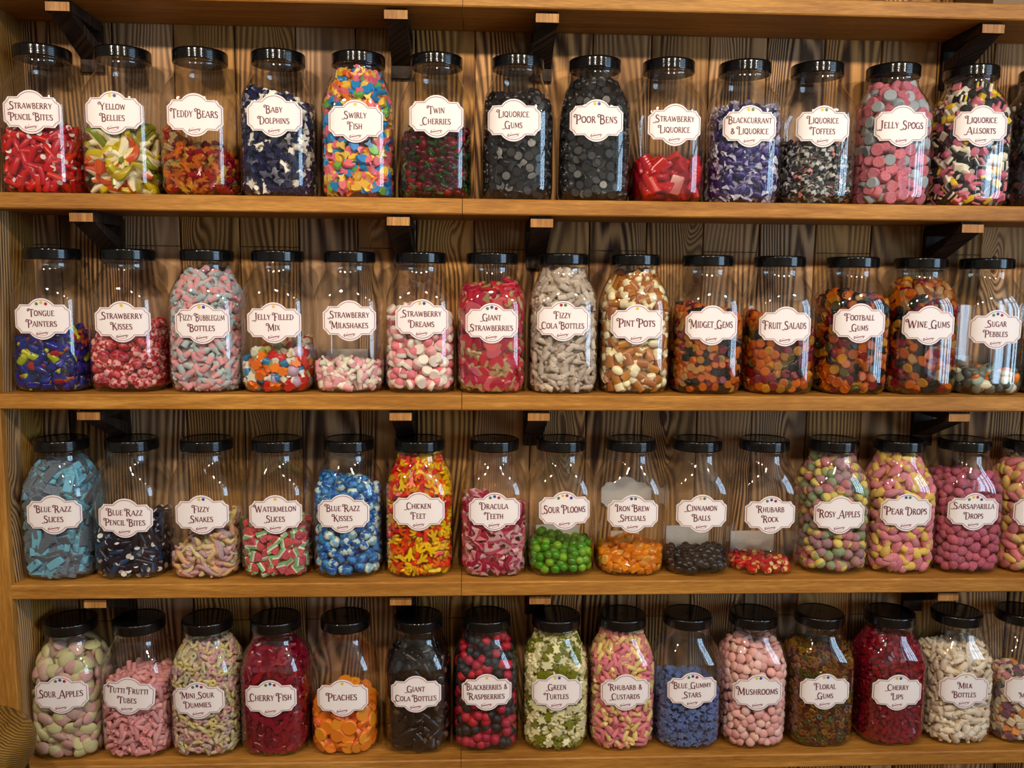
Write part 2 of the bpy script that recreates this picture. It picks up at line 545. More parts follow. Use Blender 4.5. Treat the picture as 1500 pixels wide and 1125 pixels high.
# ------------------------------------------------------------------ a rush-topped stool in front of the left end, and boxes standing on the top shelf
def rush(name):
    t = NT(name)
    g = t.n('TexCoord').outputs['Object']
    X, Y, Z = t.n('SeparateXYZ', {0: g}).outputs
    ang = t.math('ADD', t.math('ABSOLUTE', t.math('ADD', X, Y)), t.math('MULTIPLY', Z, 2.2))
    nz = t.n('TexNoise', {'Vector': g, 'Scale': 22.0, 'Detail': 3}).outputs['Fac']
    sn = t.math('ADD', t.math('MULTIPLY', t.math('SINE', t.math('ADD', t.math('MULTIPLY', ang, 900.0), t.math('MULTIPLY', nz, 9.0))), .5), .5)
    f = t.math('ADD', t.math('MULTIPLY', sn, .5), t.math('MULTIPLY', nz, .6))
    c = t.ramp(f, [(.15, s2l((62, 38, 8))), (.5, s2l((122, 84, 18))), (.9, s2l((168, 126, 44)))])
    bp = t.n('Bump', {'Height': sn, 'Strength': .6, 'Distance': .003}).outputs[0]
    return t.end(t.n('BsdfPrincipled', {'Base Color': c, 'Roughness': .6, 'Normal': bp}).outputs[0])


SX, SY, SZ = -.955, -.36, .560
root = empty('stool', (SX, SY, 0))
tag(root, 'stool with a rounded golden brown seat and black legs by the shelf end', 'stool')
R_ = []
for z, k in ((-.086, .55), (-.084, .80), (-.074, .93), (-.055, .99), (-.035, 1.0), (-.018, .97), (-.006, .90), (.0, .80), (-.002, .5), (-.006, .1)):
    R_.append([(.175 * k * math.copysign(abs(math.cos(a)) ** .75, math.cos(a)), .165 * k * math.copysign(abs(math.sin(a)) ** .75, math.sin(a)), z) for a in [2 * PI * j / 40 for j in range(40)]])
so = link('seat', gmesh('seat', rings(R_), rush('woven_rush'), 60), root, (0, 0, SZ))
for sx_ in (-1, 1):
    for sy_ in (-1, 1):
        link('leg', gmesh('leg', tube([(sx_ * .118, sy_ * .11, SZ - .088), (sx_ * .13, sy_ * .12, .3), (sx_ * .15, sy_ * .14, .0)], .013, 10), M_METAL, 60), root)

M_CARD = plain('cream_card', (226, 204, 150), .6)
M_CARD2 = plain('mottled_card', (120, 92, 60), .6)
for bn, lab_, x0_, x1_, mt in (('display_box', 'cream box standing on the top shelf near its right end', 1.035, 1.19, M_CARD), ('display_box', 'brown box standing on the top shelf beside a cream box', .90, 1.03, M_CARD2)):
    root = empty(bn, ((x0_ + x1_) / 2, -.075, TOPSHELF + .0004))
    tag(root, lab_, 'box', 'boxes on the top shelf')
    w_ = (x1_ - x0_) / 2
    link('carton', gmesh('carton', box(-w_, w_, -.066, .06, 0, .16), mt, 0), root)
    link('box_lid', gmesh('box_lid', box(-w_ - .001, w_ + .001, -.067, .061, .1602, .19), mt, 0), root)

# ------------------------------------------------------------------ the jar
JA = .0655
PROF = [(0, .050, 2.7), (.0012, .0545, 2.8), (.004, .0595, 2.9), (.009, .0633, 3.0), (.016, .0652, 3.4), (.024, .0655, 3.6), (.09, .0655, 3.6), (.155, .0655, 3.6), (.168, .0652, 3.5),
        (.178, .0641, 3.2), (.187, .0621, 2.8), (.196, .0591, 2.6), (.204, .0556, 2.4), (.211, .0522, 2.2), (.217, .0495, 2.1), (.222, .0475, 2.0), (.227, .0462, 2.0), (.233, .0456, 2.0),
        (.238, .0455, 2.0), (.2385, .0472, 2.0), (.2405, .0472, 2.0), (.241, .0450, 2.0), (.2585, .0450, 2.0)]
PZ = np.array([p[0] for p in PROF]); PA = np.array([p[1] for p in PROF]); PN = np.array([p[2] for p in PROF])
JH = .262


def sect(z):
    return float(np.interp(z, PZ, PA)), float(np.interp(z, PZ, PN))


def sup(a, n, th):
    c, s = math.cos(th), math.sin(th)
    return (a * math.copysign(abs(c) ** (2 / n), c), a * math.copysign(abs(s) ** (2 / n), s))


def even_ring(a, n, k, start=-PI / 2, off=0.0):
    """k points spaced evenly round the section, first at the front (-y); also outward 2-D normals"""
    th = np.linspace(0, 2 * PI, 721) + start
    c, s = np.cos(th), np.sin(th)
    P = np.stack([a * np.sign(c) * np.abs(c) ** (2 / n), a * np.sign(s) * np.abs(s) ** (2 / n)], 1)
    d = np.concatenate([[0], np.cumsum(np.linalg.norm(np.diff(P, axis=0), axis=1))])
    q = (np.arange(k) / k * d[-1] + off) % d[-1]
    x, y = np.interp(q, d, P[:, 0]), np.interp(q, d, P[:, 1])
    nx = np.sign(x) * (np.abs(x) / a) ** (n - 1); ny = np.sign(y) * (np.abs(y) / a) ** (n - 1)
    ln = np.hypot(nx, ny)
    return x, y, nx / ln, ny / ln, d[-1]


NS = 64
body_r = []
for z, a, n in PROF:
    x, y, _, _, _ = even_ring(a, n, NS)
    body_r.append(np.stack([x, y, np.full(NS, z)], 1))
JAR_BODY = gmesh('jar_body', rings(body_r, True, False), M_GLASS, 180)
lid_r = []
lid_p = [(.2412, .0462), (.2414, .0482), (.2428, .0486)]
lid_p += [(.2432 + .0006 * i, .0487 + .00009 * math.sin(i * 1.35)) for i in range(24)]
lid_p += [(.2590, .0486), (.2604, .0481), (.2615, .0470), (.2622, .0450), (.2622, .0425), (.2612, .0412), (.2612, .020), (.2612, .0035), (.2618, .0026)]
for z, r in lid_p:
    lid_r.append([(r * math.cos(2 * PI * j / 64), r * math.sin(2 * PI * j / 64), z) for j in range(64)])
JAR_LID = gmesh('lid', rings(lid_r), M_LID, 32)

# arc-length table of the jar front for labels
_T = even_ring(JA, 3.6, 1)[4]


def on_front(s, off):
    x, y, nx, ny, d = even_ring(JA, 3.6, 1, off=s)
    return x[0] + nx[0] * off, y[0] + ny[0] * off


_S = np.linspace(-.075, .075, 301)
_FX = np.array([on_front(s, 0) for s in _S]); _FN = np.array([on_front(s, 1.0) for s in _S]) - _FX


def to_jar(u, v, dx, zl, roll, off):
    u, v = np.asarray(u, float), np.asarray(v, float)
    c, s = math.cos(roll), math.sin(roll)
    uu, vv = u * c - v * s + dx, u * s + v * c + zl
    x = np.interp(uu, _S, _FX[:, 0]) + np.interp(uu, _S, _FN[:, 0]) * off
    y = np.interp(uu, _S, _FX[:, 1]) + np.interp(uu, _S, _FN[:, 1]) * off
    return np.stack([x, y, vv], 1)


# ------------------------------------------------------------------ lettering: stroke alphabet of a decorative small-capital face
T, N_ = .165, .095          # thick and thin strokes
GL = {
 'A': (.78, [('l', N_, (.03, 0), (.40, 1)), ('l', T, (.40, 1), (.73, 0)), ('l', N_, (.15, .30), (.62, .30)), ('l', N_, (-.05, 0), (.14, 0)), ('l', N_, (.62, 0), (.84, 0))]),
 'B': (.64, [('l', T, (.14, 0), (.14, 1)), ('c', T * .8, (.10, .97), (.40, .95), (.50, .77), (.40, .57), (.14, .53)), ('c', T * .9, (.36, .55), (.54, .42), (.57, .22), (.42, .02), (.10, 0))]),
 'C': (.66, [('c', N_, (.60, .76), (.52, .95), (.34, 1.0)), ('c', T, (.34, 1.0), (.12, .82), (.06, .48), (.16, .14), (.36, .0)), ('c', N_, (.36, 0), (.54, .06), (.62, .22))]),
 'D': (.72, [('l', T, (.14, 0), (.14, 1)), ('c', N_, (.06, 1), (.40, .97), (.58, .80)), ('c', T, (.58, .80), (.65, .5), (.56, .18)), ('c', N_, (.56, .18), (.38, .02), (.06, 0))]),
 'E': (.58, [('l', T, (.14, 0), (.14, 1)), ('l', N_, (.06, 1), (.50, .98)), ('l', N_, (.14, .50), (.44, .54)), ('l', N_, (.06, 0), (.54, .03)), ('l', N_, (.50, .98), (.51, .84)), ('l', N_, (.54, .03), (.56, .18))]),
 'F': (.54, [('l', T, (.14, 0), (.14, 1)), ('l', N_, (.06, 1), (.52, .98)), ('l', N_, (.14, .48), (.42, .52)), ('l', N_, (.52, .98), (.53, .82)), ('l', N_, (.04, 0), (.26, 0))]),
 'G': (.74, [('c', N_, (.62, .78), (.52, .95), (.34, 1.0)), ('c', T, (.34, 1.0), (.12, .82), (.06, .48), (.16, .14), (.36, .0)), ('c', N_, (.36, 0), (.54, .05), (.62, .16)), ('l', T, (.62, -.08), (.62, .42)), ('l', N_, (.46, .42), (.74, .42))]),
 'H': (.74, [('l', T, (.14, 0), (.14, 1)), ('l', T, (.60, 0), (.60, 1)), ('l', N_, (.14, .46), (.60, .52))]),
 'I': (.28, [('l', T, (.14, 0), (.14, 1)), ('l', N_, (.03, 1), (.25, 1)), ('l', N_, (.03, 0), (.25, 0))]),
 'J': (.40, [('l', T, (.26, 1), (.26, .15)), ('c', N_, (.26, .15), (.20, -.10), (.02, -.08)), ('l', N_, (.12, 1), (.38, 1))]),
 'K': (.68, [('l', T, (.14, 0), (.14, 1)), ('l', N_, (.16, .44), (.56, 1)), ('l', T, (.28, .58), (.64, 0)), ('l', N_, (.56, 0), (.72, 0))]),
 'L': (.54, [('l', T, (.14, 0), (.14, 1)), ('l', N_, (.06, 0), (.50, .02)), ('l', N_, (.50, .02), (.52, .2)), ('l', N_, (.03, 1), (.26, 1))]),
 'M': (.90, [('l', N_, (.08, 0), (.14, 1)), ('l', T, (.14, 1), (.44, .12)), ('l', N_, (.44, .12), (.74, 1)), ('l', T, (.74, 1), (.80, 0)), ('l', N_, (.0, 0), (.18, 0))]),
 'N': (.74, [('l', N_, (.12, 0), (.12, 1)), ('l', T, (.12, 1), (.60, .02)), ('l', N_, (.60, 0), (.60, 1)), ('l', N_, (.52, 1), (.70, 1))]),
 'O': (.76, [('c', T, (.38, 1.0), (.14, .84), (.07, .5), (.14, .16), (.38, .0)), ('c', T, (.38, 0), (.62, .16), (.69, .5), (.62, .84), (.38, 1.0))]),
 'P': (.60, [('l', T, (.14, 0), (.14, 1)), ('c', N_, (.06, 1), (.42, .98), (.50, .9)), ('c', T, (.50, .9), (.56, .70), (.46, .50)), ('c', N_, (.46, .5), (.30, .43), (.14, .44)), ('l', N_, (.04, 0), (.25, 0))]),
 'Q': (.78, [('c', T, (.38, 1.0), (.14, .84), (.07, .5), (.14, .16), (.38, .0)), ('c', T, (.38, 0), (.62, .16), (.69, .5), (.62, .84), (.38, 1.0)), ('l', T, (.40, .22), (.72, -.16))]),
 'R': (.68, [('l', T, (.14, 0), (.14, 1)), ('c', T * .8, (.06, .97), (.40, .95), (.52, .76), (.40, .54), (.14, .50)), ('l', T, (.32, .52), (.62, 0)), ('l', N_, (.55, 0), (.70, 0)), ('l', N_, (.04, 0), (.25, 0))]),
 'S': (.56, [('c', N_, (.48, .80), (.40, .96), (.26, 1.0)), ('c', T, (.26, 1.0), (.09, .88), (.10, .66), (.28, .52), (.44, .38), (.46, .14), (.30, .0)), ('c', N_, (.30, 0), (.12, .04), (.05, .20))]),
 'T': (.60, [('l', T, (.30, 0), (.30, 1)), ('l', N_, (.02, .98), (.58, .98)), ('l', N_, (.02, .98), (.02, .82)), ('l', N_, (.58, .98), (.58, .82)), ('l', N_, (.20, 0), (.40, 0))]),
 'U': (.72, [('l', T, (.14, 1), (.14, .25)), ('c', T * .8, (.14, .25), (.22, .04), (.36, 0), (.50, .05), (.58, .25)), ('l', N_, (.58, .25), (.58, 1)), ('l', N_, (.03, 1), (.24, 1))]),
 'V': (.72, [('l', T, (.06, 1), (.37, 0)), ('l', N_, (.37, 0), (.68, 1))]),
 'W': (1.02, [('l', T, (.06, 1), (.30, 0)), ('l', N_, (.30, 0), (.50, .9)), ('l', T, (.50, .9), (.72, 0)), ('l', N_, (.72, 0), (.96, 1))]),
 'X': (.68, [('l', T, (.08, 1), (.60, 0)), ('l', N_, (.60, 1), (.08, 0))]),
 'Y': (.68, [('l', T, (.06, 1), (.34, .45)), ('l', N_, (.62, 1), (.34, .45)), ('l', T, (.34, .45), (.34, 0))]),
 'Z': (.60, [('l', N_, (.07, 1), (.53, 1)), ('l', T, (.53, 1), (.07, 0)), ('l', N_, (.07, 0), (.54, 0)), ('l', N_, (.54, 0), (.55, .16))]),
 '&': (.74, [('c', T, (.66, .46), (.52, .08), (.26, .0), (.08, .16), (.14, .40), (.40, .60), (.44, .84), (.30, 1.0), (.16, .84), (.24, .62)), ('l', T * .8, (.24, .62), (.68, 0))]),
 ' ': (.46, []),
}
SWASH = [('c', N_ * 1.2, (.14, .96), (-.02, 1.06), (-.18, .98), (-.20, .82), (-.08, .76), (-.02, .86))]
FOOT = [('c', N_, (.10, .06), (-.06, -.06), (-.24, -.04), (-.30, .03))]


def smooth_pts(P, k=5):
    P = [np.array(p, float) for p in P]
    if len(P) < 3: return P
    Q = [P[0] * 2 - P[1]] + P + [P[-1] * 2 - P[-2]]
    out = []
    for i in range(1, len(Q) - 2):
        for j in range(k):
            t = j / k
            a, b, c, d = Q[i - 1], Q[i], Q[i + 1], Q[i + 2]
            out.append(.5 * ((2 * b) + (-a + c) * t + (2 * a - 5 * b + 4 * c - d) * t * t + (-a + 3 * b - 3 * c + d) * t ** 3))
    out.append(P[-1])
    return out


def ribbon(P, w):
    P = np.asarray(P, float)
    t = np.gradient(P, axis=0)
    t /= np.maximum(np.linalg.norm(t, axis=1), 1e-9)[:, None]
    nn = np.stack([-t[:, 1], t[:, 0]], 1)
    A, B = P + nn * w / 2, P - nn * w / 2
    n = len(P)
    V = np.concatenate([A, B])
    return V, [(n + i, n + i + 1, i + 1, i) for i in range(n - 1)]


def text_shapes(s, xh):
    """small capitals with tall initials: list of (V2, faces), total width"""
    out, x = [], 0.0
    first = True
    for ch in s:
        big = first and ch.isalpha()
        first = ch == ' '
        h = xh * (1.42 if big else 1.0)
        y0 = -xh * .16 if big else 0.0
        wd, st = GL[ch]
        lead = 0.0
        if big and x > 0: lead = .05 * h
        x += lead
        extra = (SWASH if ch in 'BDEFHIKLMNPRTUVWXY' else FOOT + SWASH[:0] if ch in 'AGJSC' else []) if big else []
        for kind, sw, *pts in list(st) + list(extra):
            P = smooth_pts(pts) if kind == 'c' else [np.array(p, float) for p in pts]
            V, F = ribbon(P, sw * (.92 if big else 1.05))
            out.append((V * h + np.array([x, y0]), F))
        x += (wd + .055) * h
    return out, x - .055 * xh


PX = .00126


def label_upper(k=1.0, ky=1.0):
    pts = []
    R = (17.5 ** 2 + 9.0 ** 2) / (2 * 9.0)
    for i in range(9):
        x = 17.5 * i / 8
        pts.append((x, 20.5 + math.sqrt(R * R - x * x) - (R - 9.0)))
    pts += [(24, 20.5), (31.3, 20.5), (31.5, 18.4), (33.0, 18.0), (33.4, 16.4), (34.2, 15.3), (35.4, 14.5), (36.9, 14.1), (37.3, 12.6), (39, 12.3)]
    return [(x * k * PX, y * ky * PX) for x, y in pts]


def label_loop(k=1.0, ky=1.0):
    u = label_upper(k, ky)
    right = u + [(x, -y) for x, y in reversed(u)]
    return right + [(-x, y) for x, y in reversed(right)]


def build_label(root, lines, dots, dx, zl, roll):
    u = label_upper()
    xs = [-p[0] for p in reversed(u)] + [p[0] for p in u[1:]]
    ys = [p[1] for p in reversed(u)] + [p[1] for p in u[1:]]
    X2, Y2 = [xs[0]], [ys[0]]
    for i in range(len(xs) - 1):
        k = max(1, int(abs(xs[i + 1] - xs[i]) / .0015))
        for j in range(1, k + 1):
            X2.append(xs[i] + (xs[i + 1] - xs[i]) * j / k); Y2.append(ys[i] + (ys[i + 1] - ys[i]) * j / k)
    xs, ys = X2, Y2
    n = len(xs)
    top, bot = to_jar(xs, ys, dx, zl, roll, .0007), to_jar(xs, [-y for y in ys], dx, zl, roll, .0007)
    tb, bb = to_jar(xs, ys, dx, zl, roll, .0003), to_jar(xs, [-y for y in ys], dx, zl, roll, .0003)
    V = np.concatenate([bot, top, bb, tb])
    F = []
    for i in range(n - 1):
        F += [(i, i + 1, n + i + 1, n + i), (n + i, n + i + 1, 3 * n + i + 1, 3 * n + i), (2 * n + i, 2 * n + i + 1, i + 1, i)]
    F += [(0, n, 3 * n, 2 * n), (n - 1, 3 * n - 1, 4 * n - 1, 2 * n - 1)]
    lab = link('label', gmesh('label', Geo(V, F), M_PAPER, 30), root)

    def part(name, shapes, mat, off=.0011):
        Vs, Fs, o = [], [], 0
        for v, f in shapes:
            Vs.append(np.asarray(v)); Fs += [tuple(i + o for i in q) for q in f]; o += len(v)
        v = np.concatenate(Vs)
        return link(name, gmesh(name, Geo(to_jar(v[:, 0], v[:, 1], dx, zl, roll, off), Fs), mat, 0), lab)
    lp = label_loop(.93, .915)
    part('border', [ribbon(lp + [lp[0]], .75 * PX)], M_RULE)
    xh = (8.7 if len(lines) == 1 else 7.4 if len(lines) == 2 else 5.8) * PX
    sh = []
    ypos = [1.2] if len(lines) == 1 else [8.2, -7.0] if len(lines) == 2 else [12, 2, -8]
    for s, yp in zip(lines, ypos):
        t, wd = text_shapes(s.upper(), xh)
        if not t: continue
        k = min(1.0, 63 * PX / wd)
        ky = min(1.0, k * 1.25)
        sh += [((v - np.array([wd / 2, xh / 2])) * np.array([k, ky]) + np.array([0, yp * PX]), f) for v, f in t]
    if sh: part('lettering', sh, M_INK)
    # the shop's script mark under the name: a running hand on a rising line, with a short rule above and below
    lg = []
    sc = smooth_pts([(x * .68, y * .8) for x, y in [(-13, -1.5), (-11.5, 1.8), (-9.5, 2.4), (-11.5, -.6), (-10.5, -2), (-8.3, -.2), (-7, .9), (-7.2, -1.2), (-5.3, .9), (-4.6, -.9), (-3.2, 1), (-2.2, -.8), (-.8, 1.2), (0, -.6), (1.6, 1.2), (2.4, -.5), (4, 1.4), (4.8, -.3), (6.4, 1.5), (7, -.2), (8.6, 1.6), (9.2, -2.2), (7.6, -2.6), (10.5, .2), (12.5, .9)]], 3)
    ca, sa = math.cos(.13), math.sin(.13)

    def put(P, w):
        P = np.array(P)
        P = np.stack([P[:, 0] * ca - P[:, 1] * sa, P[:, 0] * sa + P[:, 1] * ca - 20.5], 1) * PX
        lg.append(ribbon(P, w * PX))
    put(sc, .85)
    put([(-4, 2.9), (-3, 2.9), (-2, 2.9)], .6)
    put([(-4, -3.2), (0, -3.2), (4, -3.2)], .45)
    part('maker_mark', lg, M_LOGO)
    for i, d in enumerate(dots):
        cx = (i - (len(dots) - 1) / 2) * (6.4 if len(dots) > 2 else 6.2)
        cyy = 23.4 - (.045 * cx * cx if len(dots) > 2 else 0)
        c = [((cx + 2.3 * math.cos(a)) * PX, (cyy + 2.3 * math.sin(a)) * PX) for a in [2 * PI * j / 14 for j in range(14)]]
        o = part('colour_dot', [(np.array(c), [tuple(range(14))])], DOTM[d])
        o['label'] = {'y': 'yellow', 'b': 'blue', 'g': 'green', 'r': 'red', 'o': 'amber'}[d] + ' dot'
    return lab



# ------------------------------------------------------------------ the sweets: one mesh for each kind and colour, real size in metres
WHITE, CREAM, PINK, RED = (244, 236, 226), (238, 222, 178), (236, 150, 160), (196, 20, 30)
YEL, ORA, GRN, BLU, BLK, BRN = (242, 196, 40), (238, 120, 22), (110, 160, 60), (36, 120, 190), (26, 24, 26), (150, 92, 44)


def c1(c): return lambda p: c


def rod(L, r, body, core=None, seg=12, kc=.72):
    b = r * .18
    g = lathe([(-L / 2, r * kc), (-L / 2, r * .9), (-L / 2 + b, r), (L / 2 - b, r), (L / 2, r * .9), (L / 2, r * kc)], seg, 'x')
    return g.paint(lambda p: core if core and abs(p[0]) > L / 2 - 1e-5 and math.hypot(p[1], p[2]) < r * .62 else body)


def hollow(L, r, body, inner):
    g = lathe([(-L / 2 + r * .3, r * .5), (-L / 2, r * .55), (-L / 2, r * .92), (-L / 2 + r * .12, r), (L / 2 - r * .12, r), (L / 2, r * .92), (L / 2, r * .55), (L / 2 - r * .3, r * .5)], 12, 'x')
    return g.paint(lambda p: inner if math.hypot(p[1], p[2]) < r * .5 else body)


def bottle(L, W, T_, ca, cb, split=.05):
    g = lathe([(-.5, .5), (-.5, .86), (-.46, 1), (-.2, .96), (.0, 1), (.12, .88), (.24, .56), (.36, .46), (.40, .56), (.47, .56), (.5, .4)], 12, 'x')
    g.V *= np.array([L, W / 2, T_ / 2])
    return g.paint(lambda p: ca if p[0] < split * L else cb)


def flat(out, L, W, t, colf, bev=.3, inset=.84, c0=(0, 0)):
    o = [(x * L, y * W) for x, y in out]
    return slab(o, t, t * bev, inset, (c0[0] * L, c0[1] * W)).paint(colf)


O_FISH = [(.5, 0), (.38, .17), (.12, .26), (-.12, .2), (-.28, .08), (-.5, .24), (-.42, 0), (-.5, -.24), (-.28, -.08), (-.12, -.2), (.12, -.26), (.38, -.17)]
O_DOLPH = [(.5, -.06), (.36, .12), (.14, .2), (.02, .36), (-.08, .18), (-.28, .06), (-.5, .16), (-.43, -.04), (-.44, -.22), (-.28, -.1), (-.05, -.14), (.1, -.3), (.14, -.14), (.34, -.14)]
O_BEAR = [(0, .46), (.1, .44), (.17, .53), (.25, .44), (.2, .34), (.22, .24), (.36, .16), (.36, .05), (.23, .02), (.24, -.14), (.34, -.3), (.34, -.46), (.18, -.5), (.07, -.4), (0, -.36)]
O_HEART = [(0, .40), (.16, .46), (.36, .40), (.46, .2), (.42, -.05), (.24, -.34), (0, -.5)]
O_FOOT = [(0, .5), (.1, .44), (.13, .2), (.32, .38), (.46, .34), (.42, .2), (.17, -.04), (.16, -.3), (.08, -.46), (0, -.5)]
O_TURT = [(.5, 0), (.43, .1), (.31, .1), (.36, .34), (.22, .38), (.12, .27), (-.15, .27), (-.3, .38), (-.4, .3), (-.3, .14), (-.47, 0), (-.3, -.14), (-.4, -.3), (-.3, -.38), (-.15, -.27), (.12, -.27), (.22, -.38), (.36, -.34), (.31, -.1), (.43, -.1)]
O_TEETH = [(.5, .12), (.44, .3), (.2, .4), (-.2, .4), (-.44, .3), (-.5, .12), (-.42, -.05), (-.33, -.42), (-.22, -.02), (0, .02), (.22, -.02), (.33, -.42), (.42, -.05)]
O_LIPS = [(.5, 0), (.26, .24), (.1, .26), (0, .17), (-.1, .26), (-.26, .24), (-.5, 0), (-.22, -.24), (.22, -.24)]
O_STAR = [((.5 if i % 2 == 0 else .29) * math.cos(PI / 2 + PI * i / 5), (.5 if i % 2 == 0 else .29) * math.sin(PI / 2 + PI * i / 5)) for i in range(10)]
O_FLOWER = [((.5 if i % 2 == 0 else .38) * math.cos(PI * i / 7), (.5 if i % 2 == 0 else .38) * math.sin(PI * i / 7)) for i in range(14)]


def bear(c): return flat(mirror_out(O_BEAR), .017, .024, .011, c1(c), .32, .72)


def kiss(r, ca, cb, n=7):
    g = ell(r, r * .95, r * .95, 14, 8, .72)
    return g.paint(lambda p: ca if int(math.floor((math.atan2(p[2], p[1]) / (2 * PI) + p[0] / r * .16 + 2) * n)) % 2 else cb)


def ball(r, c, e=1.0, c2=None, cut=.2):
    return ell(r, r * .96, r * .98, 12, 8, e).paint(lambda p: c2 if c2 and p[1] + .4 * p[2] > cut * r else c)


def pear(L, r, ca, cb, cut=0.0):
    g = lathe([(-.5, .25), (-.47, .55), (-.38, .85), (-.2, 1), (0, .96), (.2, .76), (.36, .5), (.47, .28), (.5, .1)], 12, 'x')
    g.V *= np.array([L, r, r * .85])
    return g.paint(lambda p: ca if p[0] + p[1] * .6 < cut * L else cb)


def dome(r, h, ca, cb):
    g = lathe([(0, r * .7), (0, r * .9), (h * .08, r), (h * .3, r), (h * .42, r * .97), (h * .62, r * .86), (h * .82, r * .62), (h * .95, r * .32), (h, r * .1)], 13)
    g.V -= np.array([0, 0, h / 2])
    return g.paint(lambda p: ca if p[2] < -h * .12 else cb)


def puck(r, h, c, e=.16, ctop=None, ridge=0):
    pr = [(-h / 2, r * .6), (-h / 2, r * (1 - e)), (-h / 2 + h * .14, r * .98), (0, r), (h / 2 - h * .14, r * .98), (h / 2, r * (1 - e))]
    pr += [(h / 2 - h * ridge, r * (.9 - e)), (h / 2 - h * ridge, r * .3)] if ridge else [(h / 2, r * .6)]
    return lathe(pr, 14).paint(lambda p: ctop if ctop and p[2] > h * .4 else c)


def striped_puck(r, h):
    g = puck(r, h, BLK)
    parts = [g]
    for k in range(-2, 3):
        wd = math.sqrt(max(.05, 1 - (k / 2.8) ** 2)) * r * .72
        b = rbox(2 * wd, r * .14, h * .14); b.V += np.array([0, k * r * .34, h / 2 + h * .04])
        parts.append(b.paint(c1((40, 38, 38))))
    return gjoin(parts)


def berry(r, c):
    R = []
    for i in range(9):
        a = -PI / 2 + PI * (i + .15) / 8.3
        ring = []
        for j in range(14):
            th = 2 * PI * j / 14 + (PI / 14) * (i % 2)
            k = 1 + .07 * (1 if (i + j) % 2 else -1)
            rr = r * k
            ring.append((rr * math.cos(a) * math.cos(th), rr * math.cos(a) * math.sin(th), rr * 1.02 * math.sin(a)))
        R.append(ring)
    return rings(R).paint(c1(c))


def wrapped(L, r, body, stripe, wrapc, n=6):
    b = ell(L * .5, r, r * .8, 12, 8, .8).paint(lambda p: stripe if stripe and int(abs(p[0] / L * 9 + p[1] / r * 1.2) + 10) % 2 else body)
    parts = [b]
    for s in (-1, 1):
        R = []
        for x, q in ((.46, .22), (.54, .28), (.68, .75), (.80, .95)):
            R.append([(s * x * L, q * r * math.cos(2 * PI * j / 12) * (1.1 + .18 * (j % 2)), q * r * math.sin(2 * PI * j / 12) * (.35 + .25 * (j % 2))) for j in range(12)])
        parts.append(rings(R, False, False).paint(c1(wrapc)))
    return gjoin(parts)


def snake(L, r, ca, cb, amp=.25, waves=1.3, ph=0.0, flatk=.8):
    P = [(L * (t - .5), amp * L * math.sin(2 * PI * waves * t + ph), .12 * L * math.sin(5 * t + ph)) for t in np.linspace(0, 1, 20)]
    g = tube(P, lambda t: r * (.35 + .65 * min(1, 6 * t, 4 * (1 - t) + .15)), 9, flatk)
    c = g.centers()
    ph2 = {}
    xs = np.array([p[0] for p in P]); ys = np.array([p[1] for p in P])
    return g.paint(lambda p: cb if p[1] < np.interp(p[0], xs, ys) - r * .12 else (ca if not callable(ca) else ca(p[0] / L)))


def roll(L, r, c, ribs=7):
    pr = []
    for i in range(ribs * 2 + 1):
        pr.append((-L / 2 + L * i / (ribs * 2), r * (1.0 if i % 2 else .9)))
    g = lathe([(-L / 2, r * .3)] + pr + [(L / 2, r * .3)], 12, 'x', .72)
    return g.paint(c1(c))


def dummy(c1_, c2_):
    t = torus(.0046, .0029, 12, 6).paint(c1(c1_))
    b = ell(.0090, .0042, .0036, 10, 6, .8).paint(c1(c2_)); b.V += np.array([.0105, 0, 0])
    k = ell(.0026, .0056, .0038, 8, 6).paint(c1(c1_)); k.V += np.array([.0070, 0, 0])
    g = gjoin([t, k, b]); g.V -= np.array([.006, 0, 0]); return g


def mushroom(ca, cb):
    return lathe([(-.0085, .0030), (-.0080, .0042), (-.001, .0042), (-.0005, .0088), (.0012, .0098), (.0035, .0090), (.0058, .0062), (.0068, .0020)], 12).paint(lambda p: cb if p[2] < -.0006 else ca)


def cubes(kind):
    a = .0165
    if kind == 'white': return rbox(a, a, a * .95, .0016).paint(c1((246, 236, 214)))
    if kind == 'yellow': return rbox(a, a, a * .6, .0016).paint(c1((244, 204, 40)))
    if kind == 'pink': return rbox(a, a, a * .8, .0016).paint(c1((228, 120, 140)))
    def layer(cs, t=.0058):
        ps = []
        for i, c in enumerate(cs):
            b = rbox(a, a, t, .0012).paint(c1(c)); b.V += np.array([0, 0, (i - (len(cs) - 1) / 2) * t * .96]); ps.append(b)
        return gjoin(ps)
    if kind == 'sandwich': return layer([(246, 236, 214), BLK, (246, 236, 214)])
    if kind == 'pink sandwich': return layer([(228, 130, 146), BLK, (228, 130, 146)])
    if kind == 'double': return layer([BLK, (246, 236, 214), BLK, (244, 210, 80), BLK], .0042)
    if kind == 'black': return rod(.022, .0072, BLK, (246, 240, 226))
    if kind == 'bobble': return ball(.0095, (222, 120, 150))


def cherry(c, leaf):
    b = ell(.0088, .0088, .0085).paint(c1(c))
    s = tube([(0, 0, .008), (.003, 0, .013), (.008, .001, .017)], .0013, 6).paint(c1(leaf))
    b2 = ell(.0085, .0085, .0083).paint(c1(c)); b2.V += np.array([.0165, .002, 0])
    lf = flat(O_FISH[:6] + [(-.42, 0)] + O_FISH[7:], .015, .012, .003, c1(leaf)); lf.V += np.array([.008, .001, .0165])
    return gjoin([b, b2, s, lf])


